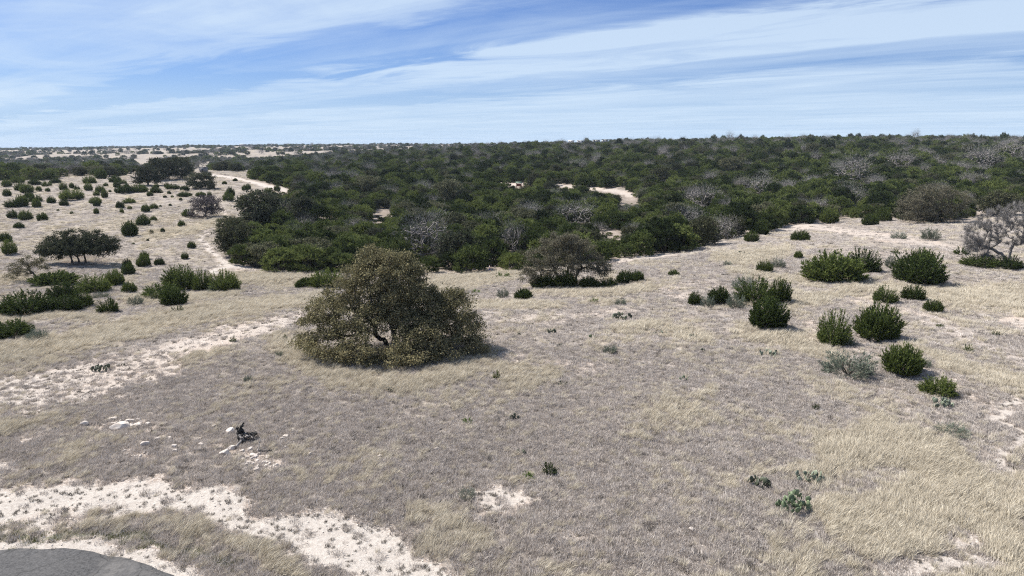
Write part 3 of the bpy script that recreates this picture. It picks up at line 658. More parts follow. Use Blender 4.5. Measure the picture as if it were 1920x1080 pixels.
HILL = [(10,368,16,12),(33,357,20,14),(45,362,24,15),(51,372,18,10),(71,359,12,9),(88,360,10,7),(116,357,18,14),(133,353,10,9),(142,356,12,8),(22,390,42,15),(37,388,24,20),(60,379,28,14),(65,389,17,15),
(93,381,17,12),(125,376,46,18),(117,386,18,11),(163,358,18,14),(164,345,26,14),(186,336,22,17),(179,367,12,8),(185,361,18,12),(194,371,14,14),(197,350,10,7),(212,342,24,12),(217,352,16,14),(226,362,40,14),
(257,361,32,14),(279,368,13,8),(288,362,20,12),(301,362,7,5),(316,364,9,6),(175,382,26,12),(179,387,14,10),(179,401,11,10),(222,391,19,12),(239,382,24,10),(227,400,9,9),(271,398,17,13),(286,392,16,10),(242,392,10,5),
(319,355,28,9),(311,352,13,10),(344,358,18,9),(342,369,30,8),(374,369,21,8),(392,371,10,11),(425,377,22,16),(430,369,18,16),(458,358,14,10),(464,355,12,9),(420,346,10,6),(440,340,10,5),(19,409,22,14),(42,414,28,17),(76,414,21,14),
(31,428,21,11),(265,424,26,20),(239,443,32,26),(286,415,14,9),(338,425,16,11),(304,436,9,8),(357,466,16,13),(344,486,17,12),(296,498,20,13),(265,500,26,22),(268,486,18,14),(237,516,28,22),(236,500,18,14),(349,406,24,13),(12,478,28,26),(6,456,24,18),
(338,376,7,5),(308,371,8,4),(322,370,8,4),(283,439,9,8),(318,386,8,4),(300,388,6,4),(276,452,7,4),(249,459,7,4),(455,372,9,6),(8,350,22,12),(28,344,26,12),(60,347,24,10),(84,350,20,9),(100,344,22,9),(229,345,14,8),(236,352,10,8),(292,352,10,7),(500,362,16,9),(518,358,14,10),(205,360,7,4),(150,371,9,5),(133,401,7,5),(108,396,6,4)]
LANDM = [((150,485),'the wide dark umbrella oak'),((62,520),'the little brown oak'),((378,405),'the purplish dead tree'),((300,335),'the big hillside oaks'),((372,350),'the round hillside oak'),((490,405),"the grey oak at the wood's corner"),((455,338),'the far gravel road'),((20,345),'the dark wood edge at the left')]
def hill_labels(L):
    out = [None]*len(L); buck = {}
    for i, (x, y, w, h) in enumerate(L):
        j = min(range(len(LANDM)), key=lambda q: math.hypot(x-LANDM[q][0][0], 2.2*(y-LANDM[q][0][1]))); dx = x-LANDM[j][0][0]; dy = 2.2*(y-LANDM[j][0][1])
        d = ('right of ' if dx > 0 else 'left of ') if abs(dx) > abs(dy) else ('in front of ' if dy > 0 else 'behind ')
        buck.setdefault((j, d), []).append((math.hypot(dx, dy), i))
    nth = ['nearest', 'second nearest', 'third nearest', 'fourth nearest', 'fifth nearest', 'sixth nearest', 'seventh nearest', 'eighth nearest', 'ninth nearest', 'tenth nearest']+['farthest but %s' % k for k in ('one', 'two', 'three', 'four', 'five', 'six', 'seven', 'eight', 'nine', 'ten', 'eleven', 'twelve', 'thirteen', 'fourteen', 'fifteen')]
    for (j, d), l in buck.items():
        l.sort()
        for r, (_, i) in enumerate(l):
            w = L[i][2]; sz = 'tiny' if w < 10 else 'small' if w < 18 else 'middling' if w < 28 else 'wide'
            o = nth[r] if r < 10 else ('farthest' if r == len(l)-1 else 'farthest but '+['one', 'two', 'three', 'four', 'five', 'six', 'seven', 'eight', 'nine', 'ten', 'eleven', 'twelve', 'thirteen', 'fourteen', 'fifteen', 'sixteen', 'seventeen', 'eighteen'][len(l)-2-r])
            out[i] = '%s cedar bush, %s %s%s' % (sz, o, d, LANDM[j][1])
    return out
for (px, py, w, h), lab in zip(HILL, hill_labels(HILL)):
    place_bush(px, py, w, h*1.12, 'cedar', lab, 'cedar bushes dotted over the left hillside')

# ---- the big trees, each its own
def tree(name, px, py, label, mats, scale=None, rot=0.0, group=None, sz=None, cat='tree'):
    e, p = root_at(name, px, py, label, cat, group)
    if scale: e.scale = scale
    e.rotation_euler = (0, 0, rot); addobj('crown', mats[0], e); addobj('trunk', mats[1], e); return e, p
S_H = ppm(at1(738, 655))
def hero_lobes():
    m = 1/S_H; L = [(0, -1.0, 82*m, 50*m, 1.6, 20*m), (20*m, -1.2, 108*m, 40*m, 1.5, 20*m)]
    # (dx px, height px up, depth m, rx px, ry m, rz px)
    for dx, up, dy, rx, ry, rz in [(-28,158,0,40,2.4,24),(-66,146,.5,34,2.2,22),(14,146,.2,36,2.4,26),(-44,178,.8,24,1.8,12),(2,174,.6,26,1.8,12),(34,150,.8,22,1.8,16),(-92,112,0,38,2.4,26),(44,112,0,32,2.4,28),(-10,118,-.8,34,1.6,22),(-122,78,-.3,36,2.2,26),(-146,48,-.8,30,1.9,22),(-158,26,-1,20,1.5,14),
                                    (-66,78,-2.0,40,1.5,26),(78,78,-.3,30,2.2,22),(100,96,.2,30,2,18),(124,78,0,34,2.0,26),(140,44,-1.0,30,1.8,28),(96,44,-1.6,34,1.8,22),(150,16,-1.5,24,1.5,18),(-112,30,-2.8,38,1.6,18),(-60,24,-4.0,40,1.3,20),(-20,22,-4.6,32,1.2,20),(18,20,-4.8,36,1.3,18),(50,22,-4.2,36,1.3,20),(-90,10,-3.8,26,1.1,14),(96,16,-3.2,34,1.4,20),(-38,50,-3.6,26,1.1,14),(66,44,-3.2,28,1.2,16),
                                    (-34,62,-2.6,34,1.2,16),(34,44,-3.2,34,1.1,16),(4,74,-1.8,30,1.2,12),(52,58,-2.6,40,1.4,16),(74,66,-1.2,30,1.4,18),(20,52,1.5,40,1.4,18),(-88,52,-2.0,34,1.4,18),(45,85,2.4,38,2,30),(-60,90,2.6,50,2,36),(0,120,2.6,44,2,34),(115,40,1.4,36,1.8,26)]:
        L.append((dx*m, dy, max(up*m*1.0, .45), rx*m, ry, rz*m))
    return L
hl = hero_lobes()
hm = oak_meshes('big_oak', 300, hl, [[(0, 0, 0), (.1, 0, 1.0), (-.1, 0, 1.7)], [(.5, .1, 0), (.75, 0, .9), (1.3, 0, 1.8)], [(-.4, -.1, 0), (-.8, -.2, .8), (-1.6, -.3, 1.5)]], .22, 1000, 100000, .155, 'oak', 'bark', spread=.30, twigs=3500,
                tintf=lambda P: .22*np.exp(-((P[:, 2]-.8)/1.2)**2)*(P[:, 1] < -2)+.12*np.sin(P[:, 0]*.9)*np.cos(P[:, 2]*1.3)-.12*((P[:, 0] > 1.6) & (P[:, 2] > 3)))
tree('live_oak', 742, 658, "big olive-brown live oak with boughs draping to the ground, largest tree", hm)
S1 = ppm(at1(1058, 537)); m1 = 1/S1
l1 = [((x-1058)*m1, dy, (537-y)*m1, rx*m1, ry, rz*m1) for x, y, dy, rx, ry, rz in [(1010,480,0,26,2,20),(1035,462,0,30,2,20),(1065,458,.3,34,2,18),(1090,470,0,30,2,20),(1110,490,0,26,1.8,16),(1130,503,0,20,1.4,10),(1000,500,0,20,1.6,16),(1060,480,-1.8,40,1.2,18),(1060,475,2,44,1.6,22),(1090,500,-1.6,26,1,14),(1025,500,-1.6,24,1,14),(992,514,-.4,16,1.4,14),(1128,512,-.4,18,1.4,12),(1060,505,1.5,50,1.2,14),(1000,522,-.6,12,1,8),(1048,448,0,34,2,12),(1080,452,0,26,1.8,12)]]
tree('live_oak', 1058, 537, "grey-brown umbrella oak with several trunks, standing before the dark wood", oak_meshes('umbrella_oak', 310, l1, [[(-.7, 0, 0), (-.9, 0, 1.4), (-1.4, 0, 2.4)], [(.2, .2, 0), (.3, .2, 1.5), (.5, .2, 2.7)], [(1.5, 0, 0), (1.7, 0, 1.5), (2.5, 0, 2.6)]], .17, 420, 38000, .14, 'grey_oak', 'bark', spread=.28, twigs=1200, tintf=lambda P: .14))
S2 = ppm(at1(1745, 418)); m2 = 1/S2
l2 = [((x-1745)*m2, dy, (418-y)*m2, rx*m2, ry, rz*m2) for x, y, dy, rx, ry, rz in [(1745,370,0,50,3,24),(1715,375,0,34,3,22),(1780,375,0,34,3,24),(1695,398,-.5,26,2,18),(1790,398,-.5,26,2,18),(1720,402,-2,30,1.5,14),(1755,398,-2,34,1.5,18),(1745,395,2,60,2,24),(1740,360,0,36,2,16)]]
tree('live_oak', 1745, 418, "huge bushy olive-grey oak rounded like a mound at the right of the wood", oak_meshes('mound_oak', 320, l2, [[(0, 0, 0), (0, 0, .8), (.3, 0, 1.6)]], .35, 420, 24000, .21, 'grey_oak', 'bark', spread=.42, twigs=800, tintf=lambda P: -.1+.1*np.sin(P[:, 0])))
S3 = ppm(at1(1890, 492)); m3 = 1/S3
l3 = [((x-1890)*m3, dy, (492-y)*m3, rx*m3, ry, rz*m3) for x, y, dy, rx, ry, rz in [(1830,440,0,34,2,22),(1860,415,0,34,2,24),(1900,405,0,36,2,24),(1935,425,0,36,2,24),(1820,460,-.5,24,1.4,12),(1870,440,-1.5,34,1.2,20),(1920,445,-1.2,30,1.2,18),(1960,440,0,26,1.8,18),(1850,478,-1,18,1,8)]]
tree('bare_tree', 1890, 492, "leafless grey tree with crooked dark limbs at the right edge", oak_meshes('crooked_bare_tree', 330, l3, [[(0, 0, 0), (.1, 0, 1.5), (.35, 0, 2.9)], [(-.3, .1, 0), (-1.2, 0, 1.4), (-3.2, 0, 2.2)]], .24, 520, 0, .24, 'oak', 'grey_bark', True, 34000))
S4 = ppm(at1(150, 494)); m4 = 1/S4
l4 = [((x-150)*m4, dy, (494-y)*m4, rx*m4, ry, rz*m4) for x, y, dy, rx, ry, rz in [(100,462,0,26,2,15),(125,450,0,26,2,17),(150,445,0,28,2.2,18),(180,450,0,26,2,18),(205,456,0,20,1.8,14),(215,466,0,14,1.2,8),(90,470,-.4,18,1.5,10),(140,462,-2,36,1,12),(185,465,-1.8,28,1,10),(150,458,2,44,1.5,16),(112,475,-.5,16,1.2,9),(125,462,-1.2,30,1.3,13),(165,460,-1.2,30,1.3,13),(150,470,0,40,1.6,8),(200,470,-.6,22,1.3,9)]]
tree('live_oak', 150, 494, "wide dark umbrella oak on three slim trunks, shading the pale hillside", oak_meshes('wide_umbrella_oak', 340, l4, [[(-1.3, -.2, 0), (-1.5, 0, 1.3), (-1.9, 0, 2.4)], [(-.1, 0, 0), (-.3, 0, 1.2), (-.6, 0, 2.3)], [(.9, .3, 0), (.85, .2, 1.5), (1.3, .2, 2.5)]], .17, 460, 40000, .2, 'dark_oak', 'bark', spread=.30, twigs=200))
S5 = ppm(at1(68, 527)); m5 = 1/S5
l5 = [((x-68)*m5, dy, (527-y)*m5, rx*m5, ry, rz*m5) for x, y, dy, rx, ry, rz in [(40,500,0,22,1.4,12),(62,488,0,22,1.4,10),(85,495,0,16,1.3,10),(30,515,-.5,16,1,9),(55,505,-1.3,24,1,10)]]
tree('oak_tree', 68, 527, "little brown-leaved oak leaning left, in front of the umbrella oak", oak_meshes('little_oak', 350, l5, [[(0, 0, 0), (.05, 0, .7), (-.3, 0, 1.3)]], .14, 200, 5200, .13, 'oak', 'bark', spread=.24, twigs=500))
def sized(px, py, w, h, mats, label, name, rot=0.0, group=None):
    e, p = root_at(name, px, py, label, 'tree', group); s = ppm(p); e.location.y += .2*w/s; e.location.z = float(TZ(e.location.x, e.location.y))-.1
    e.scale = (w/s*1.0, w/s*.95, h/s*1.5); e.rotation_euler = (0, 0, rot); addobj('crown', mats[0], e); addobj('trunk', mats[1], e); return e
DT = oak_meshes('dead_tree', 360, dome_lobes(360, 16, .5, .6, .17, 9), [[(0, 0, 0), (.02, .01, .1), (.0, .02, .2)]], .024, 160, 6500, .03, 'dark_oak', 'grey_bark', spread=.05)
deadmat = foliage_mat('dead_brown_foliage', (.03, .024, .026), (.07, .058, .062), (.14, .12, .125)); DT[0].materials.clear(); DT[0].materials.append(deadmat)
MID = [
 (380,409,64,40,DT,'dead_tree',"purplish dead bushy tree on the hillside by the hollow"),
 (487,428,112,64,OT[0],'live_oak',"rounded dark grey oak at the wood's left corner"),
 (565,420,62,48,OT[0],'live_oak',"rounded grey oak right of the wood's corner oak"),
 (792,490,96,76,BT[0],'bare_tree',"leafless pinkish-grey tree rising from the dark cedars behind the big oak"),
 (962,478,50,52,BT[1],'bare_tree',"slim leafless tree in the wood left of the umbrella oak"),
 (1082,425,76,36,BT[2],'bare_tree',"flat grey leafless tree in the wood above the umbrella oak"),
 (840,382,66,42,OT[1],'live_oak',"pale rounded oak in the middle of the wood"),
 (690,366,54,34,OT[1],'live_oak',"pale grey-green oak high in the left part of the wood"),
 (1318,392,70,36,BT[0],'bare_tree',"silvery leafless tree near the wood's right front edge"),
 (1428,368,52,30,BT[1],'bare_tree',"silvery leafless tree up from the wood's right front edge"),
 (1603,345,66,42,BT[2],'bare_tree',"wide mauve-grey leafless tree behind the huge bushy oak"),
 (1600,392,50,36,BT[1],'bare_tree',"thin leafless tree over the wood's edge left of the huge oak"),
 (1690,316,60,24,BT[0],'bare_tree',"mauve leafless tree high on the right slope of the wood"),
 (1845,318,64,34,BT[1],'bare_tree',"white-limbed leafless tree high on the right slope"),
 (1905,300,60,30,BT[2],'bare_tree',"grey leafless tree at the right edge below the skyline"),
 (1375,325,54,28,OT[1],'live_oak',"pale grey oak high on the slope behind the silvery trees"),
 (1240,345,44,30,OT[1],'live_oak',"pale olive oak in the wood right of the dirt clearing"),
 (1880,405,80,44,OT[2],'live_oak',"brownish oak behind the crooked leafless tree"),
 (272,347,56,34,OT[0],'live_oak',"grey-green hillside oak, left and lowest of the big group"),
 (300,338,64,38,OT[0],'live_oak',"dark hillside oak, tallest in the middle of the group"),
 (338,336,48,38,OT[0],'live_oak',"hillside oak at the right end of the group"),
 (372,355,58,30,OT[0],'live_oak',"round dark oak in front of the hillside group"),
 (371,320,34,18,BT[2],'bare_tree',"whitish leafless tree above the small grey hut"),
 (395,356,16,16,OT[0],'live_oak',"small dark oak touching the round oak's right side"),
]
CLEAR = [[(910,345.5),(990,343),(1010,345),(950,347)],[(1030,345),(1076,347),(1074,351),(1036,348.5)],[(1098,351),(1150,354),(1184,360),(1178,364.5),(1140,358.5),(1104,354)],
 [(378,322),(450,331),(540,352),(538,362),(450,342),(378,329)],[(1140,430),(1165,428),(1165,442),(1140,442)],[(712,392),(730,392),(730,401),(712,401)],[(594,401),(618,400),(622,405),(598,407)],
 [(415,365),(500,350),(480,372),(430,400)],[(1825,382),(1900,385),(1890,405),(1830,402)],[(915,494),(925,494),(925,512),(915,512)],[(967,343),(980,343),(980,351),(967,351)],[(375,306),(388,306),(388,322),(375,322)],
 [(1165,366),(1195,368),(1195,380),(1165,380)],[(1064,262),(1092,262),(1092,266),(1064,266)],[(1112,260),(1138,260),(1138,264),(1112,264)],[(700,408),(708,408),(708,416),(700,416)]]
FRONT = []
for (px, py, w, h, mt, nm, lab) in MID:
    e = sized(px, py, w, h, mt, lab, nm, random.uniform(0, 6), None); FRONT.append((px, py, w, h))

# ---- the cedar wood: nearest 300 as trees, the rest as one mass
def clears(px, py, wpx, hpx):
    bad = np.zeros(px.shape, bool)
    for poly in CLEAR:
        P = np.array(poly); x0, x1 = P[:, 0].min(), P[:, 0].max()
        for fx in (-.42, -.2, 0, .2, .42):
            for fy in (.1, .35, .6, .85, 1.0): bad |= inpoly(px+fx*wpx, py-fy*hpx, poly)
    for (cx, cy, w, h) in FRONT: bad |= (np.abs(px-cx) < .38*w) & (py > cy-2) & (py-hpx*.8 < cy-.2*h) & (py-cy < 45)
    return bad
def poisson(x, y, r):
    """thin points so that none is nearer than r (per point) to another: grid based"""
    keep = np.zeros(len(x), bool); cell = {}
    cs = 6.0
    for i in range(len(x)):
        gx, gy = int(x[i]//cs), int(y[i]//cs); ok = True
        for a in (-1, 0, 1):
            for b in (-1, 0, 1):
                for j in cell.get((gx+a, gy+b), ()):
                    if (x[i]-x[j])**2+(y[i]-y[j])**2 < r[i]**2: ok = False; break
                if not ok: break
            if not ok: break
        if ok: keep[i] = True; cell.setdefault((gx, gy), []).append(i)
    return keep
def wood_points():
    rng = np.random.default_rng(55); N = 90000
    Y = np.concatenate([rng.uniform(70, 420, 50000), rng.uniform(420, 1200, N-50000)]); X = rng.uniform(-.85, 1.0, N)*Y
    Z = TZ(X, Y); px, py, dd = project(X, Y, Z); ok = inpoly(px, py, FOREST) & (px < 2100)
    X, Y, Z, px, py, dd = [a[ok] for a in (X, Y, Z, px, py, dd)]
    r = np.where(Y < 420, 3.5, 5.3); k = poisson(X, Y, r); X, Y, Z, px, py, dd = [a[k] for a in (X, Y, Z, px, py, dd)]
    n = len(X); W_ = 3.9+4.6*rng.beta(1.6, 1.9, n)+np.clip((Y-300)/400, 0, 1)*1.5; H_ = W_*rng.uniform(.62, 1.05, n)*np.where((Y > 450) & (rng.random(n) < .07), 1.4, 1)
    gap = _wn(X, Y, 61, 40) > 1.05
    s = F/dd
    for it in range(4):
        bad = clears(px, py, W_*s, H_*s); W_ = np.where(bad, W_*.72, W_); H_ = np.where(bad, H_*.66, H_)
    bad = gap
    for poly in CLEAR: bad |= inpoly(px, py, poly)
    bad |= clears(px, py, W_*s, H_*s) & (rng.random(len(px)) < .5)
    X, Y, Z, px, py, dd, W_, H_ = [a[~bad] for a in (X, Y, Z, px, py, dd, W_, H_)]
    return X, Y, Z, px, py, dd, W_, H_
wX, wY, wZ, wpx, wpy, wdd, wW, wH = wood_points()
rng = np.random.default_rng(77); nW = len(wX)
kind = rng.choice(12, nW, p=[.139]*6+[.04, .04, .04, .016, .015, .015])   # 0-5 cedar, 6-8 oak, 9-11 bare
greyzone = _wn(wX, wY, 71, 90) + np.clip((wY-350)/250, 0, 1.1)
kind = np.where((kind < 6) & (greyzone > 1.25) & (rng.random(nW) < .42), rng.choice([7, 8, 9, 10, 11], nW), kind)
size = wW*F/wdd; inframe = (wpx > -20) & (wpx < 1940)
order = np.argsort(-(np.where(inframe, size, 0)))
things = order[:300]; rest = np.ones(nW, bool); rest[things] = False
ZN = lambda px: 'left' if px < 760 else 'middle' if px < 1150 else 'right'
def copy_thing(meshes, name, loc, rot, scale, label, cat, group, parts):
    e = bpy.data.objects.new(name, None); COL.objects.link(e); e.location = loc; e.rotation_euler = (0, 0, rot); e.scale = scale
    e['label'] = label; e['category'] = cat; e['group'] = group
    for pn, me in zip(parts, meshes): addobj(pn, me, e)
    return e
for i in things:
    k = int(kind[i])
    z_ = 'left' if wpx[i] < 620 else 'centre-left' if wpx[i] < 900 else 'centre' if wpx[i] < 1180 else 'right'
    d_ = 'near the front' if wdd[i] < 135 else 'midway back' if wdd[i] < 200 else 'farther back'
    if k < 6: ms = (JT[k], JS[k % 2]); nm = 'cedar_tree'; lb = 'dense dark green cedar %s in the %s of the wood' % (d_, z_); sc = (wW[i], wW[i], wH[i]*1.15)
    elif k < 9: ms = OT[k-6]; nm = 'oak_tree'; lb = 'dull grey-green oak packed among cedars %s in the %s of the wood' % (d_, z_); sc = (wW[i]*1.1, wW[i]*1.1, wH[i]*1.3)
    else: ms = BT[k-9]; nm = 'bare_tree'; lb = 'small leafless grey tree among cedars %s in the %s of the wood' % (d_, z_); sc = (wW[i], wW[i], wH[i]*1.1)
    copy_thing(ms, nm, (wX[i], wY[i], wZ[i]-.1), rng.uniform(0, 6.28), sc, lb, 'tree', {'cedar_tree': 'cedars of the wood, ', 'oak_tree': 'oaks of the wood, ', 'bare_tree': 'leafless trees of the wood, '}[nm]+z_+', '+d_, ('crown', 'trunk'))

# ---- scatter by geometry nodes (uncountable masses only)
def scatter(name, label, pts, rots, scl, idx, sources, cat=None, **props):
    me = bpy.data.meshes.new(name); n = len(pts); me.vertices.add(n); me.vertices.foreach_set('co', np.asarray(pts, np.float32).ravel())
    a = me.attributes.new('rot', 'FLOAT_VECTOR', 'POINT'); a.data.foreach_set('vector', np.asarray(rots, np.float32).ravel())
    a = me.attributes.new('scl', 'FLOAT_VECTOR', 'POINT'); a.data.foreach_set('vector', np.asarray(scl, np.float32).ravel())
    a = me.attributes.new('idx', 'INT', 'POINT'); a.data.foreach_set('value', np.asarray(idx, np.int32))
    o = addobj(name, me, label=label, kind='stuff', **props)
    if cat: o['category'] = cat
    col = bpy.data.collections.new(name+'_sources')
    for j, ms in enumerate(sources):
        so_ = bpy.data.objects.new('%s_source_%02d' % (name, j), ms); col.objects.link(so_)
    ng = bpy.data.node_groups.new(name, 'GeometryNodeTree')
    ng.interface.new_socket('Geometry', in_out='INPUT', socket_type='NodeSocketGeometry'); ng.interface.new_socket('Geometry', in_out='OUTPUT', socket_type='NodeSocketGeometry')
    N = ng.nodes; L = ng.links; gi = N.new('NodeGroupInput'); go = N.new('NodeGroupOutput'); ip = N.new('GeometryNodeInstanceOnPoints')
    ci = N.new('GeometryNodeCollectionInfo'); ci.inputs['Collection'].default_value = col; ci.inputs['Separate Children'].default_value = True; ci.inputs['Reset Children'].default_value = True
    def na(nm, ty):
        q = N.new('GeometryNodeInputNamedAttribute'); q.data_type = ty; q.inputs['Name'].default_value = nm; return q.outputs['Attribute']
    L.new(gi.outputs[0], ip.inputs['Points']); L.new(ci.outputs[0], ip.inputs['Instance']); ip.inputs['Pick Instance'].default_value = True
    L.new(na('idx', 'INT'), ip.inputs['Instance Index'])
    er = N.new('FunctionNodeEulerToRotation'); L.new(na('rot', 'FLOAT_VECTOR'), er.inputs[0]); L.new(er.outputs[0], ip.inputs['Rotation']); L.new(na('scl', 'FLOAT_VECTOR'), ip.inputs['Scale'])
    L.new(ip.outputs[0], go.inputs[0]); md = o.modifiers.new('scatter', 'NODES'); md.node_group = ng; return o
def joined(name, a, b):
    """crown and trunk in one mesh, for the far mass"""
    va = np.empty(len(a.vertices)*3, np.float32); a.vertices.foreach_get('co', va); vb = np.empty(len(b.vertices)*3, np.float32); b.vertices.foreach_get('co', vb)
    la = np.empty(len(a.loops), np.int32); a.loops.foreach_get('vertex_index', la); lb = np.empty(len(b.loops), np.int32); b.loops.foreach_get('vertex_index', lb)
    V = np.concatenate([va.reshape(-1, 3), vb.reshape(-1, 3)]); Fc = np.concatenate([la.reshape(-1, 3), lb.reshape(-1, 3)+len(a.vertices)])
    ta = np.empty(len(a.vertices), np.float32); a.attributes['tint'].data.foreach_get('value', ta)
    return mesh_np(name, V, Fc, (a.materials[0], b.materials[0]), np.concatenate([ta, np.full(len(b.vertices), .5)]), False, np.r_[np.zeros(len(la)//3, int), np.ones(len(lb)//3, int)])
SRC = [joined('wood_tree', JT[i], JS[i % 2]) for i in range(6)]+[joined('wood_oak', *OT[i]) for i in range(3)]+[joined('wood_bare', *BT[i]) for i in range(3)]
ri = np.where(rest)[0]; nr_ = len(ri)
scatter('distant_woodland', 'continuous cedar and oak woodland rising to the skyline', np.stack([wX[ri], wY[ri], wZ[ri]-.1], -1), np.stack([np.zeros(nr_), np.zeros(nr_), rng.uniform(0, 6.28, nr_)], -1),
        np.stack([wW[ri], wW[ri], wH[ri]*np.where(kind[ri] < 6, 1.15, 1.3)], -1), kind[ri], SRC)
# far left hollow and ridges
FARW = [[(-200,342),(-200,300),(100,300),(250,302),(262,322),(220,332),(140,330),(90,338)],[(255,322),(300,300),(420,296),(480,300),(600,296),(640,300),(480,318),(440,322),(330,316),(300,320)]]
def far_points():
    rng = np.random.default_rng(91); N = 60000; Y = rng.uniform(300, 3000, N)**1.0; X = rng.uniform(-.95, .35, N)*Y; Z = TZ(X, Y); px, py, dd = project(X, Y, Z)
    inw = np.zeros(N, bool)
    for p in FARW: inw |= inpoly(px, py, p)
    ridge = (py < 301) & ~inw & ~inpoly(px, py, FOREST) & (Y > 550)
    dens = np.where(inw, 1.0, 0.0); rn = _wn(X*.6, Y*1.3, 93, 230)+.6*_wn(X, Y, 94, 60)
    dens = np.where(ridge, np.clip(.02+.6*(rn > 1.1)+.5*((Y > 2380) | ((Y > 1430) & (Y < 1560) & (rn > -.2))), 0, .9), dens)
    ok = (rng.random(N) < dens) & (px > -150)
    X, Y, Z, px, py, dd = [a[ok] for a in (X, Y, Z, px, py, dd)]
    k = poisson(X, Y, np.where(Y < 900, 5.5, 7.5)); X, Y, Z, px, py, dd = [a[k] for a in (X, Y, Z, px, py, dd)]
    W_ = rng.uniform(5, 10, len(X))*np.where(Y > 1200, 1.25, 1); H_ = W_*rng.uniform(.6, .85, len(X)); s = F/dd
    bad = clears(px, py, W_*s, H_*s); X, Y, Z, W_, H_, px, py = [a[~bad] for a in (X, Y, Z, W_, H_, px, py)]
    return X, Y, Z, W_, H_
fX, fY, fZ, fW, fH = far_points(); nf = len(fX)
fk = rng.choice(12, nf, p=[.07]*6+[.14, .12, .12, .07, .07, .06])
scatter('distant_scrub', 'scattered scrub and tree belts on the far hills', np.stack([fX, fY, fZ-.2], -1), np.stack([np.zeros(nf), np.zeros(nf), rng.uniform(0, 6.28, nf)], -1), np.stack([fW, fW, fH*1.2], -1), fk, SRC)

# ------------------------------------------------------------------ prickly pears
def pad_mesh():
    a = Acc(); rings = 7; k = 8; V = []
    for i in range(rings):
        t = i/(rings-1); w = math.sin(math.pi*min(1, (.10+.88*t)))**.7*.5*(.55+.45*t)*1.15
        for j in range(k):
            g = 2*math.pi*j/k; V.append((math.cos(g)*w*.9, math.sin(g)*w*.20, t))
    fs = []
    for i in range(rings-1):
        for j in range(k):
            p, q = i*k+j, i*k+(j+1) % k; fs += [(p, q, q+k), (p, q+k, p+k)]
    fs += [((rings-1)*k, (rings-1)*k+j, (rings-1)*k+j+1) for j in range(1, k-1)]; a.add(V, fs); return a
def pad_mat(name, c1, c2):
    m, t = mat_new(name); tcx = t.n('ShaderNodeTexCoord'); oi = t.n('ShaderNodeObjectInfo'); n = t.noise(tcx.outputs['Object'], 4, 3)
    v = t.n('ShaderNodeTexVoronoi'); t.l(tcx.outputs['Object'], v.inputs['Vector']); v.inputs['Scale'].default_value = 7
    c = t.mix(t.math('ADD', t.math('MULTIPLY', oi.outputs['Random'], .7), t.math('MULTIPLY', n, .3), clamp=True), c1, c2); c = t.mix(t.ramp(v.outputs['Distance'], [(.08, .5), (.14, 0.0)]), c, (.45, .42, .3))
    d = t.n('ShaderNodeBsdfPrincipled'); t.l(c, d.inputs['Base Color']); d.inputs['Roughness'].default_value = .6
    o = t.n('ShaderNodeOutputMaterial'); t.l(d.outputs[0], o.inputs[0]); return m
M['pad'] = pad_mat('cactus_pad_green', (.07, .10, .05), (.17, .22, .12)); M['pad_dark'] = pad_mat('cactus_pad_dark', (.03, .035, .022), (.085, .10, .06)); M['pad_grey'] = pad_mat('cactus_pad_grey', (.10, .12, .085), (.22, .25, .18))
PM = {k: pad_mesh().mesh('pad', (M[k],), True) for k in ('pad', 'pad_dark', 'pad_grey')}
def cactus(px, py, w, h, n, mat, label):
    e, p = root_at('prickly_pear', px, py-.12*h, label, 'cactus', 'prickly pears in the grass'); s = ppm(p); R = w/s*.5; rg = random.Random(int(px*7+py)); ps = min(.34, max(.2, h/s*.32))
    H = h/s
    for i in range(n):
        g = rg.uniform(0, 6.28); q = math.sqrt(rg.random())*R*.85; z = 0; tx = rg.uniform(-.35, .35); ty = rg.uniform(-.25, .25); rz = rg.uniform(0, 3.14)
        lvl = rg.random(); z = max(-.04, (H*.75-ps)*lvl*(1-q/(R*1.25+.01)))
        o = addobj('pad', PM[mat], e); o.location = (math.cos(g)*q, math.sin(g)*q*.75, z); o.rotation_euler = (tx*1.6, ty*1.6, rz); sc = ps*rg.uniform(.7, 1.15); o.scale = (sc, sc, sc)
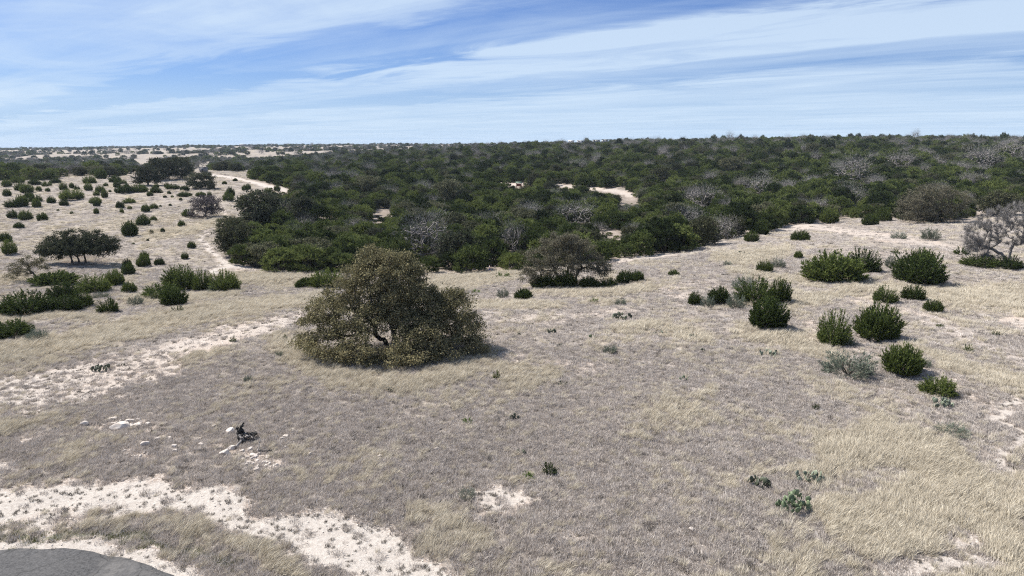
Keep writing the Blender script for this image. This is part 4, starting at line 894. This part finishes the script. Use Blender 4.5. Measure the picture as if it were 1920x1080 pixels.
for c in [(1422,915,52,38,24,'pad_dark',"dark prickly pear, left of the three clumps in the straw grass"),(1516,905,64,34,26,'pad_grey',"pale green prickly pear half hidden in straw grass, rear of three clumps"),(1490,965,72,68,46,'pad',"biggest prickly pear, front of the three clumps, with round green pads"),
 (1764,768,54,36,26,'pad_grey',"straggling grey-green prickly pear below the low spiky cedar"),(190,699,42,26,24,'pad_dark',"dark prickly pear on the whitish track at the left"),(227,686,16,8,5,'pad_dark',"tiny dark prickly pear just right of the one on the track"),
 (1168,600,46,22,30,'pad_dark',"dark wide prickly pear clump before the umbrella oak, right of centre"),(1032,627,26,18,14,'pad_dark',"compact dark prickly pear on pinkish stones right of the big oak"),(973,629,12,9,4,'pad_dark',"tiny dark prickly pear left of the compact one"),
 (1109,636,16,14,7,'pad',"small green prickly pear in the open field above the blue-green shrub"),(978,853,26,18,7,'pad_dark',"dark prickly pear with a few spread pads in the foreground"),(966,788,28,24,9,'pad_dark',"brownish prickly pear behind the dark spread one in the foreground"),
 (1055,723,24,14,8,'pad_dark',"low olive prickly pear in the middle of the field"),(1281,714,22,14,9,'pad',"small green prickly pear right of the field's middle"),(1441,670,46,24,18,'pad_grey',"speckled grey-green prickly pear left of the largest grey shrub"),
 (1297,635,28,14,10,'pad_dark',"pale and dark prickly pear left below the round bright cedar"),(1238,628,30,12,9,'pad_grey',"faint grey prickly pear behind dry grass in mid field"),(1552,700,32,14,12,'pad_grey',"low blue-green prickly pear at the left foot of the largest grey shrub"),
 (1388,477,22,10,8,'pad_dark',"left of two small prickly pears below the whitish track"),(1410,481,22,10,8,'pad_dark',"right of two small prickly pears below the whitish track"),(1205,557,30,9,9,'pad_dark',"dark low prickly pear on stones right of the umbrella oak's shadow"),
 (1318,660,16,12,6,'pad_dark',"small dark prickly pear in grey grass in mid field right"),(730,733,22,9,7,'pad_dark',"small prickly pear in the grass below the big oak"),(1047,650,14,8,5,'pad_dark',"small brown prickly pear just below the compact dark one"),(1000,610,12,8,4,'pad_dark',"tiny prickly pear on stones above the compact dark one")]: cactus(*c)

# ------------------------------------------------------------------ rocks
def rock_mesh(seed):
    import bmesh
    from mathutils import noise as mn
    bm = bmesh.new(); bmesh.ops.create_icosphere(bm, subdivisions=3, radius=.5); rg = random.Random(seed)
    cuts = [(Vector((rg.gauss(0, 1), rg.gauss(0, 1), rg.gauss(0, .7))).normalized(), rg.uniform(.25, .42)) for _ in range(9)]
    for v in bm.verts:
        for n_, d in cuts:
            t = v.co.dot(n_)-d
            if t > 0: v.co -= n_*t*.9
        v.co *= 1+.10*mn.noise(v.co*3+Vector((seed, 0, 0))); v.co.z *= .7
    me = bpy.data.meshes.new('rock'); bm.to_mesh(me); bm.free(); me.materials.append(M['rock']); return me
RK = [rock_mesh(i) for i in range(7)]
ROCKS = [(225,802,30,15,"biggest long white boulder in the upper left rubble"),(272,835,13,13,"upright white boulder alone below the upper left rubble"),(327,838,9,8,"white rock left of the brownish stones in mid rubble"),(328,846,8,6,"small white rock under the left mid-rubble one"),
 (158,797,12,12,"leaning white slab at the far left of the rubble"),(432,810,16,12,"white boulder left of the charred stump"),(423,852,18,15,"large white boulder below left of the charred stump"),(434,842,12,10,"rounded rock touching the large boulder below the stump"),
 (377,834,9,6,"flat grey-white rock midway between the rubble and stump"),(278,797,8,9,"small upright rock at the right end of the upper left rubble"),(536,819,10,6,"white rock right of the charred stump"),(529,823,8,6,"smaller rock beside the one right of the stump"),
 (582,852,6,8,"lone upright white stone far right of the stump"),(482,880,11,6,"flat white rock at the foot of the stone pile"),(518,872,7,5,"small white rock right below the stone pile"),(243,790,14,7,"jumbled pinkish slab in the upper left rubble"),(258,797,13,6,"low pinkish slab at the right of the upper rubble"),
 (212,786,14,6,"pinkish slab at the top of the upper rubble"),(296,823,9,6,"pale rock right above the upright boulder"),(318,822,8,5,"pale flat rock above the mid rubble"),(402,800,8,6,"pale rock above left of the stump"),(500,858,10,5,"broad slab at the right of the stone pile"),(476,855,14,7,"bright flat slab on top of the stone pile"),
 (1296,993,9,7,"lone bluish-white stone in the grey grass at lower right"),(818,842,8,5,"pale stone right of the pebble patch in the field"),(712,856,7,6,"pale stone beside the tiny plant left of the pebble patch"),(470,842,10,6,"pinkish rock at the upper edge of the stone pile"),(455,846,9,6,"rock at the upper left of the stone pile"),(494,868,9,5,"rock at the lower right of the stone pile")]
for k in range(26):
    a = random.uniform(0, 6.28); q = math.sqrt(random.random()); ROCKS.append((482+math.cos(a)*q*28, 862+math.sin(a)*q*17, random.uniform(4.5, 8), random.uniform(3.5, 6), None))
for k in range(16):
    a = random.uniform(0, 6.28); q = math.sqrt(random.random()); ROCKS.append((245+math.cos(a)*q*38, 795+math.sin(a)*q*9, random.uniform(4, 8), random.uniform(3.5, 6), 'u'))
for k in range(14):
    a = random.uniform(0, 6.28); q = math.sqrt(random.random()); ROCKS.append((255+math.cos(a)*q*30, 850+math.sin(a)*q*7, random.uniform(3.5, 6), random.uniform(3, 5), 'm'))
for k in range(34):
    ROCKS.append((random.uniform(120, 590), random.gauss(835, 28), random.uniform(3, 6.5), random.uniform(2.5, 4.5), 's'))
for i, (px, py, w, h, lab) in enumerate(ROCKS):
    p = at1(px, py); s = ppm(p); o = addobj('rock', RK[i % 7]); sc = w/s*1.3; o.location = (p[0], p[1], p[2]+h/s*.22); o.scale = (sc, sc*random.uniform(.8, 1.1), h/s*1.35); o.rotation_euler = (random.uniform(-.15, .15), random.uniform(-.15, .15), random.uniform(-.5, .5))
    g = {None: ('small broken stone in the pile below the charred stump', 'stones of the pile'), 'u': ('small broken stone in the upper left rubble', 'stones of the upper rubble'), 'm': ('small pinkish stone beside the lone upright boulder', 'stones beside the upright boulder'), 's': ('small loose white stone in the grey grass around the rubble', 'loose stones around the rubble')}
    if lab in g: o['label'], o['group'] = g[lab]
    else: o['label'] = lab; o['group'] = 'white rocks in the dry grass'
    o['category'] = 'rock'

# ------------------------------------------------------------------ charred stump and logs
def stump():
    e, p = root_at('tree_stump', 456, 826, 'charred black uprooted stump with a tangle of roots among white rocks', 'stump'); s = 1/ppm(p); rg = np.random.default_rng(9)
    def limb(nm, pts, r, mat, par=None, k=8, jit=.03):
        a = Acc(); pts = np.array([(x*s, y, z*s) for x, y, z in pts]); t = np.linspace(0, 1, len(pts)); tt = np.linspace(0, 1, 14)
        P = np.stack([np.interp(tt, t, pts[:, q]) for q in range(3)], -1)+rg.normal(0, jit, (14, 3)); tube(a, P, np.interp(tt, t, np.array(r)*s)*rg.uniform(.8, 1.2, 14), k); return addobj(nm, a.mesh(nm, (M[mat],), False), par or e)
    limb('bole', [(-3,.1,20),(-3,0,12),(0,-.2,5),(7,-.5,-1)], [5,8,8,5], 'char')
    limb('root', [(-3,0,18),(-3,0,24),(1,.1,30),(2,.1,33)], [4,3.6,2.4,.8], 'char')
    limb('root', [(-5,0,20),(-9,.1,24),(-12,0,23)], [3,2.2,.9], 'char')
    for j in range(9):
        z0 = rg.uniform(6, 17); x1 = rg.uniform(14, 30); limb('root', [(2,rg.uniform(-.2,.2),z0),(x1*.5,rg.uniform(-.4,.4),z0*.8+rg.uniform(0,5)),(x1,rg.uniform(-.5,.5),rg.uniform(6,17))], [3.2,2.0,.7], 'char' if j % 4 else 'grey_bark', None, 6, .05)
    limb('root', [(-2,-.3,14),(3,-.5,12),(10,-.6,8)], [2.2,2,.8], 'grey_bark')
    limb('root', [(4,-.3,2),(11,-.5,0),(14,-.7,-4)], [4,3,1.5], 'char')
stump()
def log(name, x1, y1, x2, y2, r, mat, label, lift=.15):
    a_, b_ = at1(x1, y1), at1(x2, y2); e = bpy.data.objects.new(name, None); COL.objects.link(e); e.location = a_; e['label'] = label; e['category'] = 'log'; e['group'] = 'fallen sticks by the stump'
    rg = np.random.default_rng(int(x1)); v = b_-a_; P = np.linspace(0, 1, 9)[:, None]*v+rg.normal(0, .03, (9, 3)); P[:, 2] += r*.9+np.linspace(0, lift, 9); a = Acc(); tube(a, P, np.linspace(r, r*.6, 9), 7); addobj('stem', a.mesh('stem', (M[mat],), False), e)
    a = Acc(); j = P[5]; tube(a, [j, j+v*.12+[0, 0, .12], j+v*.2+[0, .05, .2]], [r*.5, r*.35, r*.15], 5); addobj('twig', a.mesh('twig', (M[mat],), False), e)
log('log', 440,842, 462,826, .09, 'grey_bark', 'weathered pale grey log leaning from the stump to the boulder', .25)
log('log', 400,843, 420,845, .03, 'grey_bark', 'thin pale stick lying left of the large boulder')
log('log', 484,850, 490,832, .035, 'grey_bark', 'thin grey stick standing above the stone pile', .4)
log('log', 486,846, 512,850, .05, 'char', 'short blackened stick behind the stone pile', .1)

# ------------------------------------------------------------------ buildings, kiosk, hut
def flatmat(name, c, r=.8):
    return rough_mat(name, tuple(x*.86 for x in c), c, 2.0, r)
MW = flatmat('white_wall', (.78, .77, .74)); MD = flatmat('dark_roof', (.06, .055, .055)); MG = flatmat('grey_metal', (.17, .17, .18)); MR = flatmat('red_brown_board', (.30, .12, .08)); MWIN = flatmat('dark_window', (.03, .035, .04), .2); MGR = flatmat('green_roof', (.20, .26, .20)); MLR = flatmat('light_roof', (.72, .72, .72))
def box(acc, x0, x1, y0, y1, z0, z1):
    V = [(x0,y0,z0),(x1,y0,z0),(x1,y1,z0),(x0,y1,z0),(x0,y0,z1),(x1,y0,z1),(x1,y1,z1),(x0,y1,z1)]
    q = [(0,3,2,1),(4,5,6,7),(0,1,5,4),(1,2,6,5),(2,3,7,6),(3,0,4,7)]; fs = []
    for a, b, c, d in q: fs += [(a, b, c), (a, c, d)]
    acc.add(V, fs)
def part(nm, mat, boxes, par):
    a = Acc()
    for b in boxes: box(a, *b)
    return addobj(nm, a.mesh(nm, (mat,)), par)
def gable(nm, mat, x0, x1, y0, y1, z0, z1, par):
    a = Acc(); ym = (y0+y1)/2; a.add([(x0,y0,z0),(x1,y0,z0),(x1,y1,z0),(x0,y1,z0),(x0,ym,z1),(x1,ym,z1)], [(0,1,5),(0,5,4),(2,3,4),(2,4,5),(0,4,3),(1,2,5),(0,2,1),(0,3,2)]); return addobj(nm, a.mesh(nm, (mat,)), par)
def far_root(px, Y, toppx, Hm, name, label, cat='house', group='houses on the skyline'):
    """stands at distance Y in the direction of pixel column px; the foot follows the ground"""
    x = (px-960)/F*Y*1.0; z = float(TZ(x, Y)); e = bpy.data.objects.new(name, None); COL.objects.link(e); e.location = (x, Y, z); e['label'] = label; e['category'] = cat; e['group'] = group; return e
def house(px, Y, w, d, h, walls, roofm, label, lift=0.0, low=False, wins=3):
    e = far_root(px, Y, 0, h, 'house', label); e.location.z += lift
    part('foundation', MG, [(-w/2-.1, w/2+.1, -.1, d+.1, -6, 0)], e)
    wl = part('wall', walls, [(-w/2, w/2, 0, d, 0, h)], e)
    for k in range(wins):
        x = -w/2+(k+.5)*w/wins; f = part('window', MWIN, [(x-.8, x+.8, -.05, .0, h*.35, h*.8)], e)
    if low: part('roof', roofm, [(-w/2-.8, w/2+.8, -.8, d+.8, h, h+.5)], e)
    else: gable('roof', roofm, -w/2-.6, w/2+.6, -.8, d+.8, h, h+h*.45, e)
house(882, 1450, 11, 9, 4.5, MW, MLR, 'small white building in the trees on the middle skyline', 5.0, True, 2)
house(1087, 1060, 10, 8, 3.5, MW, MW, 'white house block at the left of the skyline buildings', 5.2, True, 2)
house(1070, 1080, 8, 8, 2.8, MW, MLR, 'low white outbuilding left of the white house block', 5.0, False, 1)
house(1116, 1060, 10, 9, 3.2, MW, MD, 'long low building with dark flat roof, middle of the skyline row', 5.2, True, 3)
house(1132, 1075, 9, 9, 3.6, MW, MD, 'low dark-roofed white building, right of the skyline row', 5.2, True, 2)
house(466, 2350, 22, 10, 4.0, MG, MLR, 'long pale-roofed shed among trees on the left skyline', 5.0, False, 4)
# information kiosk by the dirt clearing
e, p = root_at('kiosk', 973, 353, 'small roofed red-brown kiosk beside the dirt road in the wood', 'kiosk')
s = 1/ppm(p); w = 11*s; h = 11*s
for sx in (-1, 1): part('post', MR, [(sx*w*.42-.12, sx*w*.42+.12, -.12, .12, 0, h*.85)], e)
part('board', MR, [(-w*.38, w*.38, -.06, .06, h*.35, h*.78)], e); gable('roof', MGR, -w*.55, w*.55, -1.0, 1.0, h*.85, h*1.1, e)
# grey hut near the far road
e, p = root_at('hut', 380, 323, 'small square grey hut at the end of the far gravel road', 'hut'); s = 1/ppm(p); w = 11*s; h = 9*s
part('wall', MG, [(-w/2, w/2, 0, w, 0, h)], e); part('roof', MG, [(-w*.54, w*.54, -.2, w+.2, h, h+.25)], e); part('door', MWIN, [(-.5, .5, -.05, -.002, 0, h*.7)], e)

# ------------------------------------------------------------------ the walker at the wood's edge
def person():
    e, p = root_at('person', 918, 512, "person in a white top and blue shorts walking along the wood's edge", 'person'); e.location.z -= .01
    k = 16/ppm(p)/1.72; e.scale = (k, k, k); e.rotation_euler = (0, 0, math.radians(8))
    skin_m = flatmat('skin', (.42, .26, .19), .6); shirt = flatmat('white_shirt', (.78, .75, .78)); short = flatmat('blue_shorts', (.03, .06, .28)); hairm = flatmat('dark_hair', (.03, .02, .015)); shoem = flatmat('dark_shoes', (.03, .03, .035))
    def sk(nm, vs, es, rad, mat, sub=1):
        me = bpy.data.meshes.new(nm); me.from_pydata(vs, es, []); me.materials.append(mat); o = addobj(nm, me, e)
        md = o.modifiers.new('skin', 'SKIN'); md.use_smooth_shade = True; o.modifiers.new('sub', 'SUBSURF').levels = sub; o.modifiers['sub'].render_levels = sub
        for i, r in enumerate(rad): me.skin_vertices[0].data[i].radius = (r, r) if not isinstance(r, tuple) else r
        me.skin_vertices[0].data[0].use_root = True; return o
    V = [(0,0,.93),(0,0,1.15),(.01,0,1.40),(.03,0,1.50),(.05,0,1.60),(.06,0,1.70),(.0,-.17,1.40),(.0,.17,1.40),
         (-.10,-.22,1.15),(.10,-.20,.98),(.12,.22,1.17),(.34,.18,1.22),(.42,.16,1.25),(0,-.09,.88),(0,.09,.88),(.18,-.10,.50),(.34,-.10,.10),(.44,-.10,.05),(-.10,.10,.50),(-.36,.10,.14),(-.28,.10,.05),(.16,-.19,.92)]
    Eg = [(0,1),(1,2),(2,3),(3,4),(4,5),(2,6),(2,7),(6,8),(8,9),(9,21),(7,10),(10,11),(11,12),(0,13),(0,14),(13,15),(15,16),(16,17),(14,18),(18,19),(19,20)]
    R = [(.13,.10),(.12,.09),(.14,.10),.055,(.095,.08),(.07,.06),.06,.06,.042,.032,.042,.032,.035,.085,.085,.058,.036,.035,.058,.036,.035,.035]
    sk('body', V, Eg, R, skin_m, 2)
    sk('shirt', [V[0],V[1],V[2],V[6],V[7],(-.05,-.20,1.27),(.06,.20,1.28)], [(0,1),(1,2),(2,3),(2,4),(3,5),(4,6)], [(.155,.125),(.145,.115),(.16,.12),.078,.078,.062,.062], shirt, 2)
    sk('shorts', [(0,0,.97),V[13],V[14],(.13,-.10,.62),(-.07,.10,.62)], [(0,1),(0,2),(1,3),(2,4)], [(.16,.13),.105,.105,.088,.088], short, 2)
    sk('hair', [(.03,0,1.63),(.045,0,1.73),(.0,0,1.68)], [(0,1),(1,2)], [.09,.075,.085], hairm, 2)
    for a_, b_ in (((.33,-.10,.05),(.48,-.10,.035)), ((-.36,.10,.10),(-.24,.10,.035))): sk('shoe', [a_, b_], [(0,1)], [.05,.042], shoem, 1)
person()

# ------------------------------------------------------------------ grass and loose stones
def tuft(name, seed, n, h0, h1, spread, wid, lean, mat):
    rng = np.random.default_rng(seed); a = Acc(); g = rng.uniform(0, 6.28, n); q = np.sqrt(rng.random(n))*spread
    P = np.stack([np.cos(g)*q, np.sin(g)*q, np.full(n, -.02)], -1); L = rng.uniform(h0, h1, n)
    D = np.stack([np.cos(g)*.30*q/spread+rng.normal(0, .22, n)+lean, np.sin(g)*.30*q/spread+rng.normal(0, .22, n), np.ones(n)], -1); D = norm(D)
    S = norm(np.cross(D, rng.normal(size=(n, 3)))); mid = P+D*(L*.55)[:, None]; tipd = norm(D+np.array([lean*1.0+.15, 0, -.25])); tip = mid+tipd*(L*.5)[:, None]
    w = rng.uniform(.6, 1.2, n)[:, None]*wid
    V = np.stack([P-S*w, P+S*w, mid+S*w*.8, mid-S*w*.8, tip], 1).reshape(-1, 3); b = np.arange(n)[:, None]*5
    Fc = np.concatenate([b+[0, 1, 2], b+[0, 2, 3], b+[3, 2, 4]], 0); a.add(V, Fc, np.repeat(rng.random(n), 5)); return a.mesh(name, (M[mat],))
TALLT = [tuft('straw_tuft', 400+i, 60, .25, .62, .26, .008, .55, 'straw') for i in range(4)]
SHORTT = [tuft('grey_tuft', 410+i, 60, .08, .24, .24, .008, .25, 'greygrass') for i in range(4)]
DARKT = [tuft('dark_tuft', 430+i, 45, .08, .22, .15, .009, .2, 'weed') for i in range(2)]
GREENT = [tuft('green_tuft', 420, 50, .05, .14, .2, .009, .1, 'greengrass')]
def grass_points(seed, N, y0, y1):
    rng = np.random.default_rng(seed); u = rng.random(N); Y = np.sqrt(y0**2+(y1**2-y0**2)*u) if y0 > 30 else rng.uniform(y0, y1, N)
    X = rng.uniform(-1, 1, N)*(Y*.80+8); Z = TZ(X, Y); return X, Y, Z
def build_grass():
    PTS = []; RT = []; SC_ = []; ID = []
    for seed, N, y0, y1, dsc in ((1, 125000, 22, 60, 1.0), (2, 85000, 60, 120, 1.45), (3, 50000, 120, 230, 2.3), (4, 60000, 230, 460, 3.6)):
        X, Y, Z = grass_points(seed, N, y0, y1); rng = np.random.default_rng(seed+50); B, T, G, px, py, dd = masks(X, Y, Z)
        ok = (np.hypot(X-RC[0], Y-RC[1]) > RR+rng.uniform(-.25, .5, N)) & ~(inpoly(px, py, FOREST) & (dd > 60))
        b = B+.35*_wn(X, Y, 31, 1.3)+.2*rng.normal(size=N); bare_ = b >= .56; ok &= ~bare_ | (rng.random(N) < .10)
        istall = (T+.20*_wn(X, Y, 32, 1.8)+rng.normal(0, .26, N)) > .52
        ok &= istall | (rng.random(N) < .74+.22*_wn(X, Y, 36, 1.6)); ok &= ~istall | (rng.random(N) < .86+.25*_wn(X, Y, 37, 1.2))
        isg = (G > .5) & (rng.random(N) < .5); k = np.where(istall, rng.integers(0, 4, N), 4+rng.integers(0, 4, N)); k = np.where(isg, 8, k); dk = (rng.random(N) < .045+.05*_wn(X, Y, 38, 3.0)) | (bare_ & (rng.random(N) < .75)); k = np.where(dk & ~isg, 9+rng.integers(0, 2, N), k)
        s = np.where(istall, rng.uniform(.4, 1.2, N)*(.65+.5*T), rng.uniform(.6, 1.3, N))*dsc**.6
        s = np.where(bare_, s*.75, s)
        hz = np.where(istall, s, s)/dsc**.35
        yaw = np.where(istall, math.radians(38)+rng.normal(0, .35, N)+.35*_wn(X, Y, 33, 12), rng.uniform(0, 6.28, N))
        yaw = np.where(istall, yaw, np.where(rng.random(N) < .6, math.radians(38)+rng.normal(0, .8, N), yaw))
        s2 = s*dsc**.4
        PTS.append(np.stack([X, Y, Z], -1)[ok]); RT.append(np.stack([rng.normal(0, .08, N), rng.normal(0, .08, N), yaw], -1)[ok]); SC_.append(np.stack([s2, s2, hz], -1)[ok]); ID.append(k[ok])
    scatter('dry_grass', 'dry grey and straw-coloured grass over the field', np.concatenate(PTS), np.concatenate(RT), np.concatenate(SC_), np.concatenate(ID), TALLT+SHORTT+GREENT+DARKT, 'grass')
build_grass()
def pebble_mesh(seed):
    import bmesh
    bm = bmesh.new(); bmesh.ops.create_icosphere(bm, subdivisions=1, radius=.5); rg = random.Random(seed)
    for v in bm.verts: v.co = Vector((v.co.x*rg.uniform(.7, 1.2), v.co.y*rg.uniform(.7, 1.2), v.co.z*rg.uniform(.4, .7)))
    me = bpy.data.meshes.new('loose_stone'); bm.to_mesh(me); bm.free(); me.materials.append(M['rock']); return me
def build_stones():
    PEB = [pebble_mesh(i) for i in range(5)]; PTS = []; SC_ = []; rg = np.random.default_rng(5)
    for seed, N, y0, y1, mn_, mx_ in ((11, 90000, 22, 60, .03, .12), (12, 60000, 60, 150, .06, .2)):
        X, Y, Z = grass_points(seed, N, y0, y1); B, T, G, px, py, dd = masks(X, Y, Z)
        pr = np.clip((B-.12)*1.3, .09, .7)*np.where(B > .85, .35, 1)*(1-.7*T); ok = (rg.random(N) < pr) & ((np.hypot(X-RC[0], Y-RC[1]) > RR+.1) | (rg.random(N) < .05)) & ~(inpoly(px, py, FOREST) & (dd > 60))
        s = mn_+(mx_-mn_)*rg.random(N)**4; PTS.append(np.stack([X, Y, Z+s*.12], -1)[ok]); SC_.append(np.stack([s, s, s], -1)[ok])
    P = np.concatenate(PTS); n = len(P)
    scatter('loose_stones', 'loose pale limestone chips over the bare ground', P, np.stack([rg.normal(0, .3, n), rg.normal(0, .3, n), rg.uniform(0, 6.28, n)], -1), np.concatenate(SC_), rg.integers(0, 5, n), PEB, 'stones')
build_stones()

# ------------------------------------------------------------------ thin blue haze
def haze():
    a = Acc(); box(a, -11000, 11000, -60, 9200, -60, 42); o = addobj('haze', None or a.mesh('haze', ()), kind='stuff', label='thin blue haze over the distant hills')
    m = bpy.data.materials.new('haze_air'); m.use_nodes = True; t = NT(m.node_tree); v = t.n('ShaderNodeVolumePrincipled'); v.inputs['Density'].default_value = HAZE; v.inputs['Color'].default_value = (.72, .84, 1, 1)
    oo = t.n('ShaderNodeOutputMaterial'); t.l(v.outputs[0], oo.inputs['Volume']); o.data.materials.append(m)
if HAZE: haze()
print('wood trees', nW, 'far', nf)
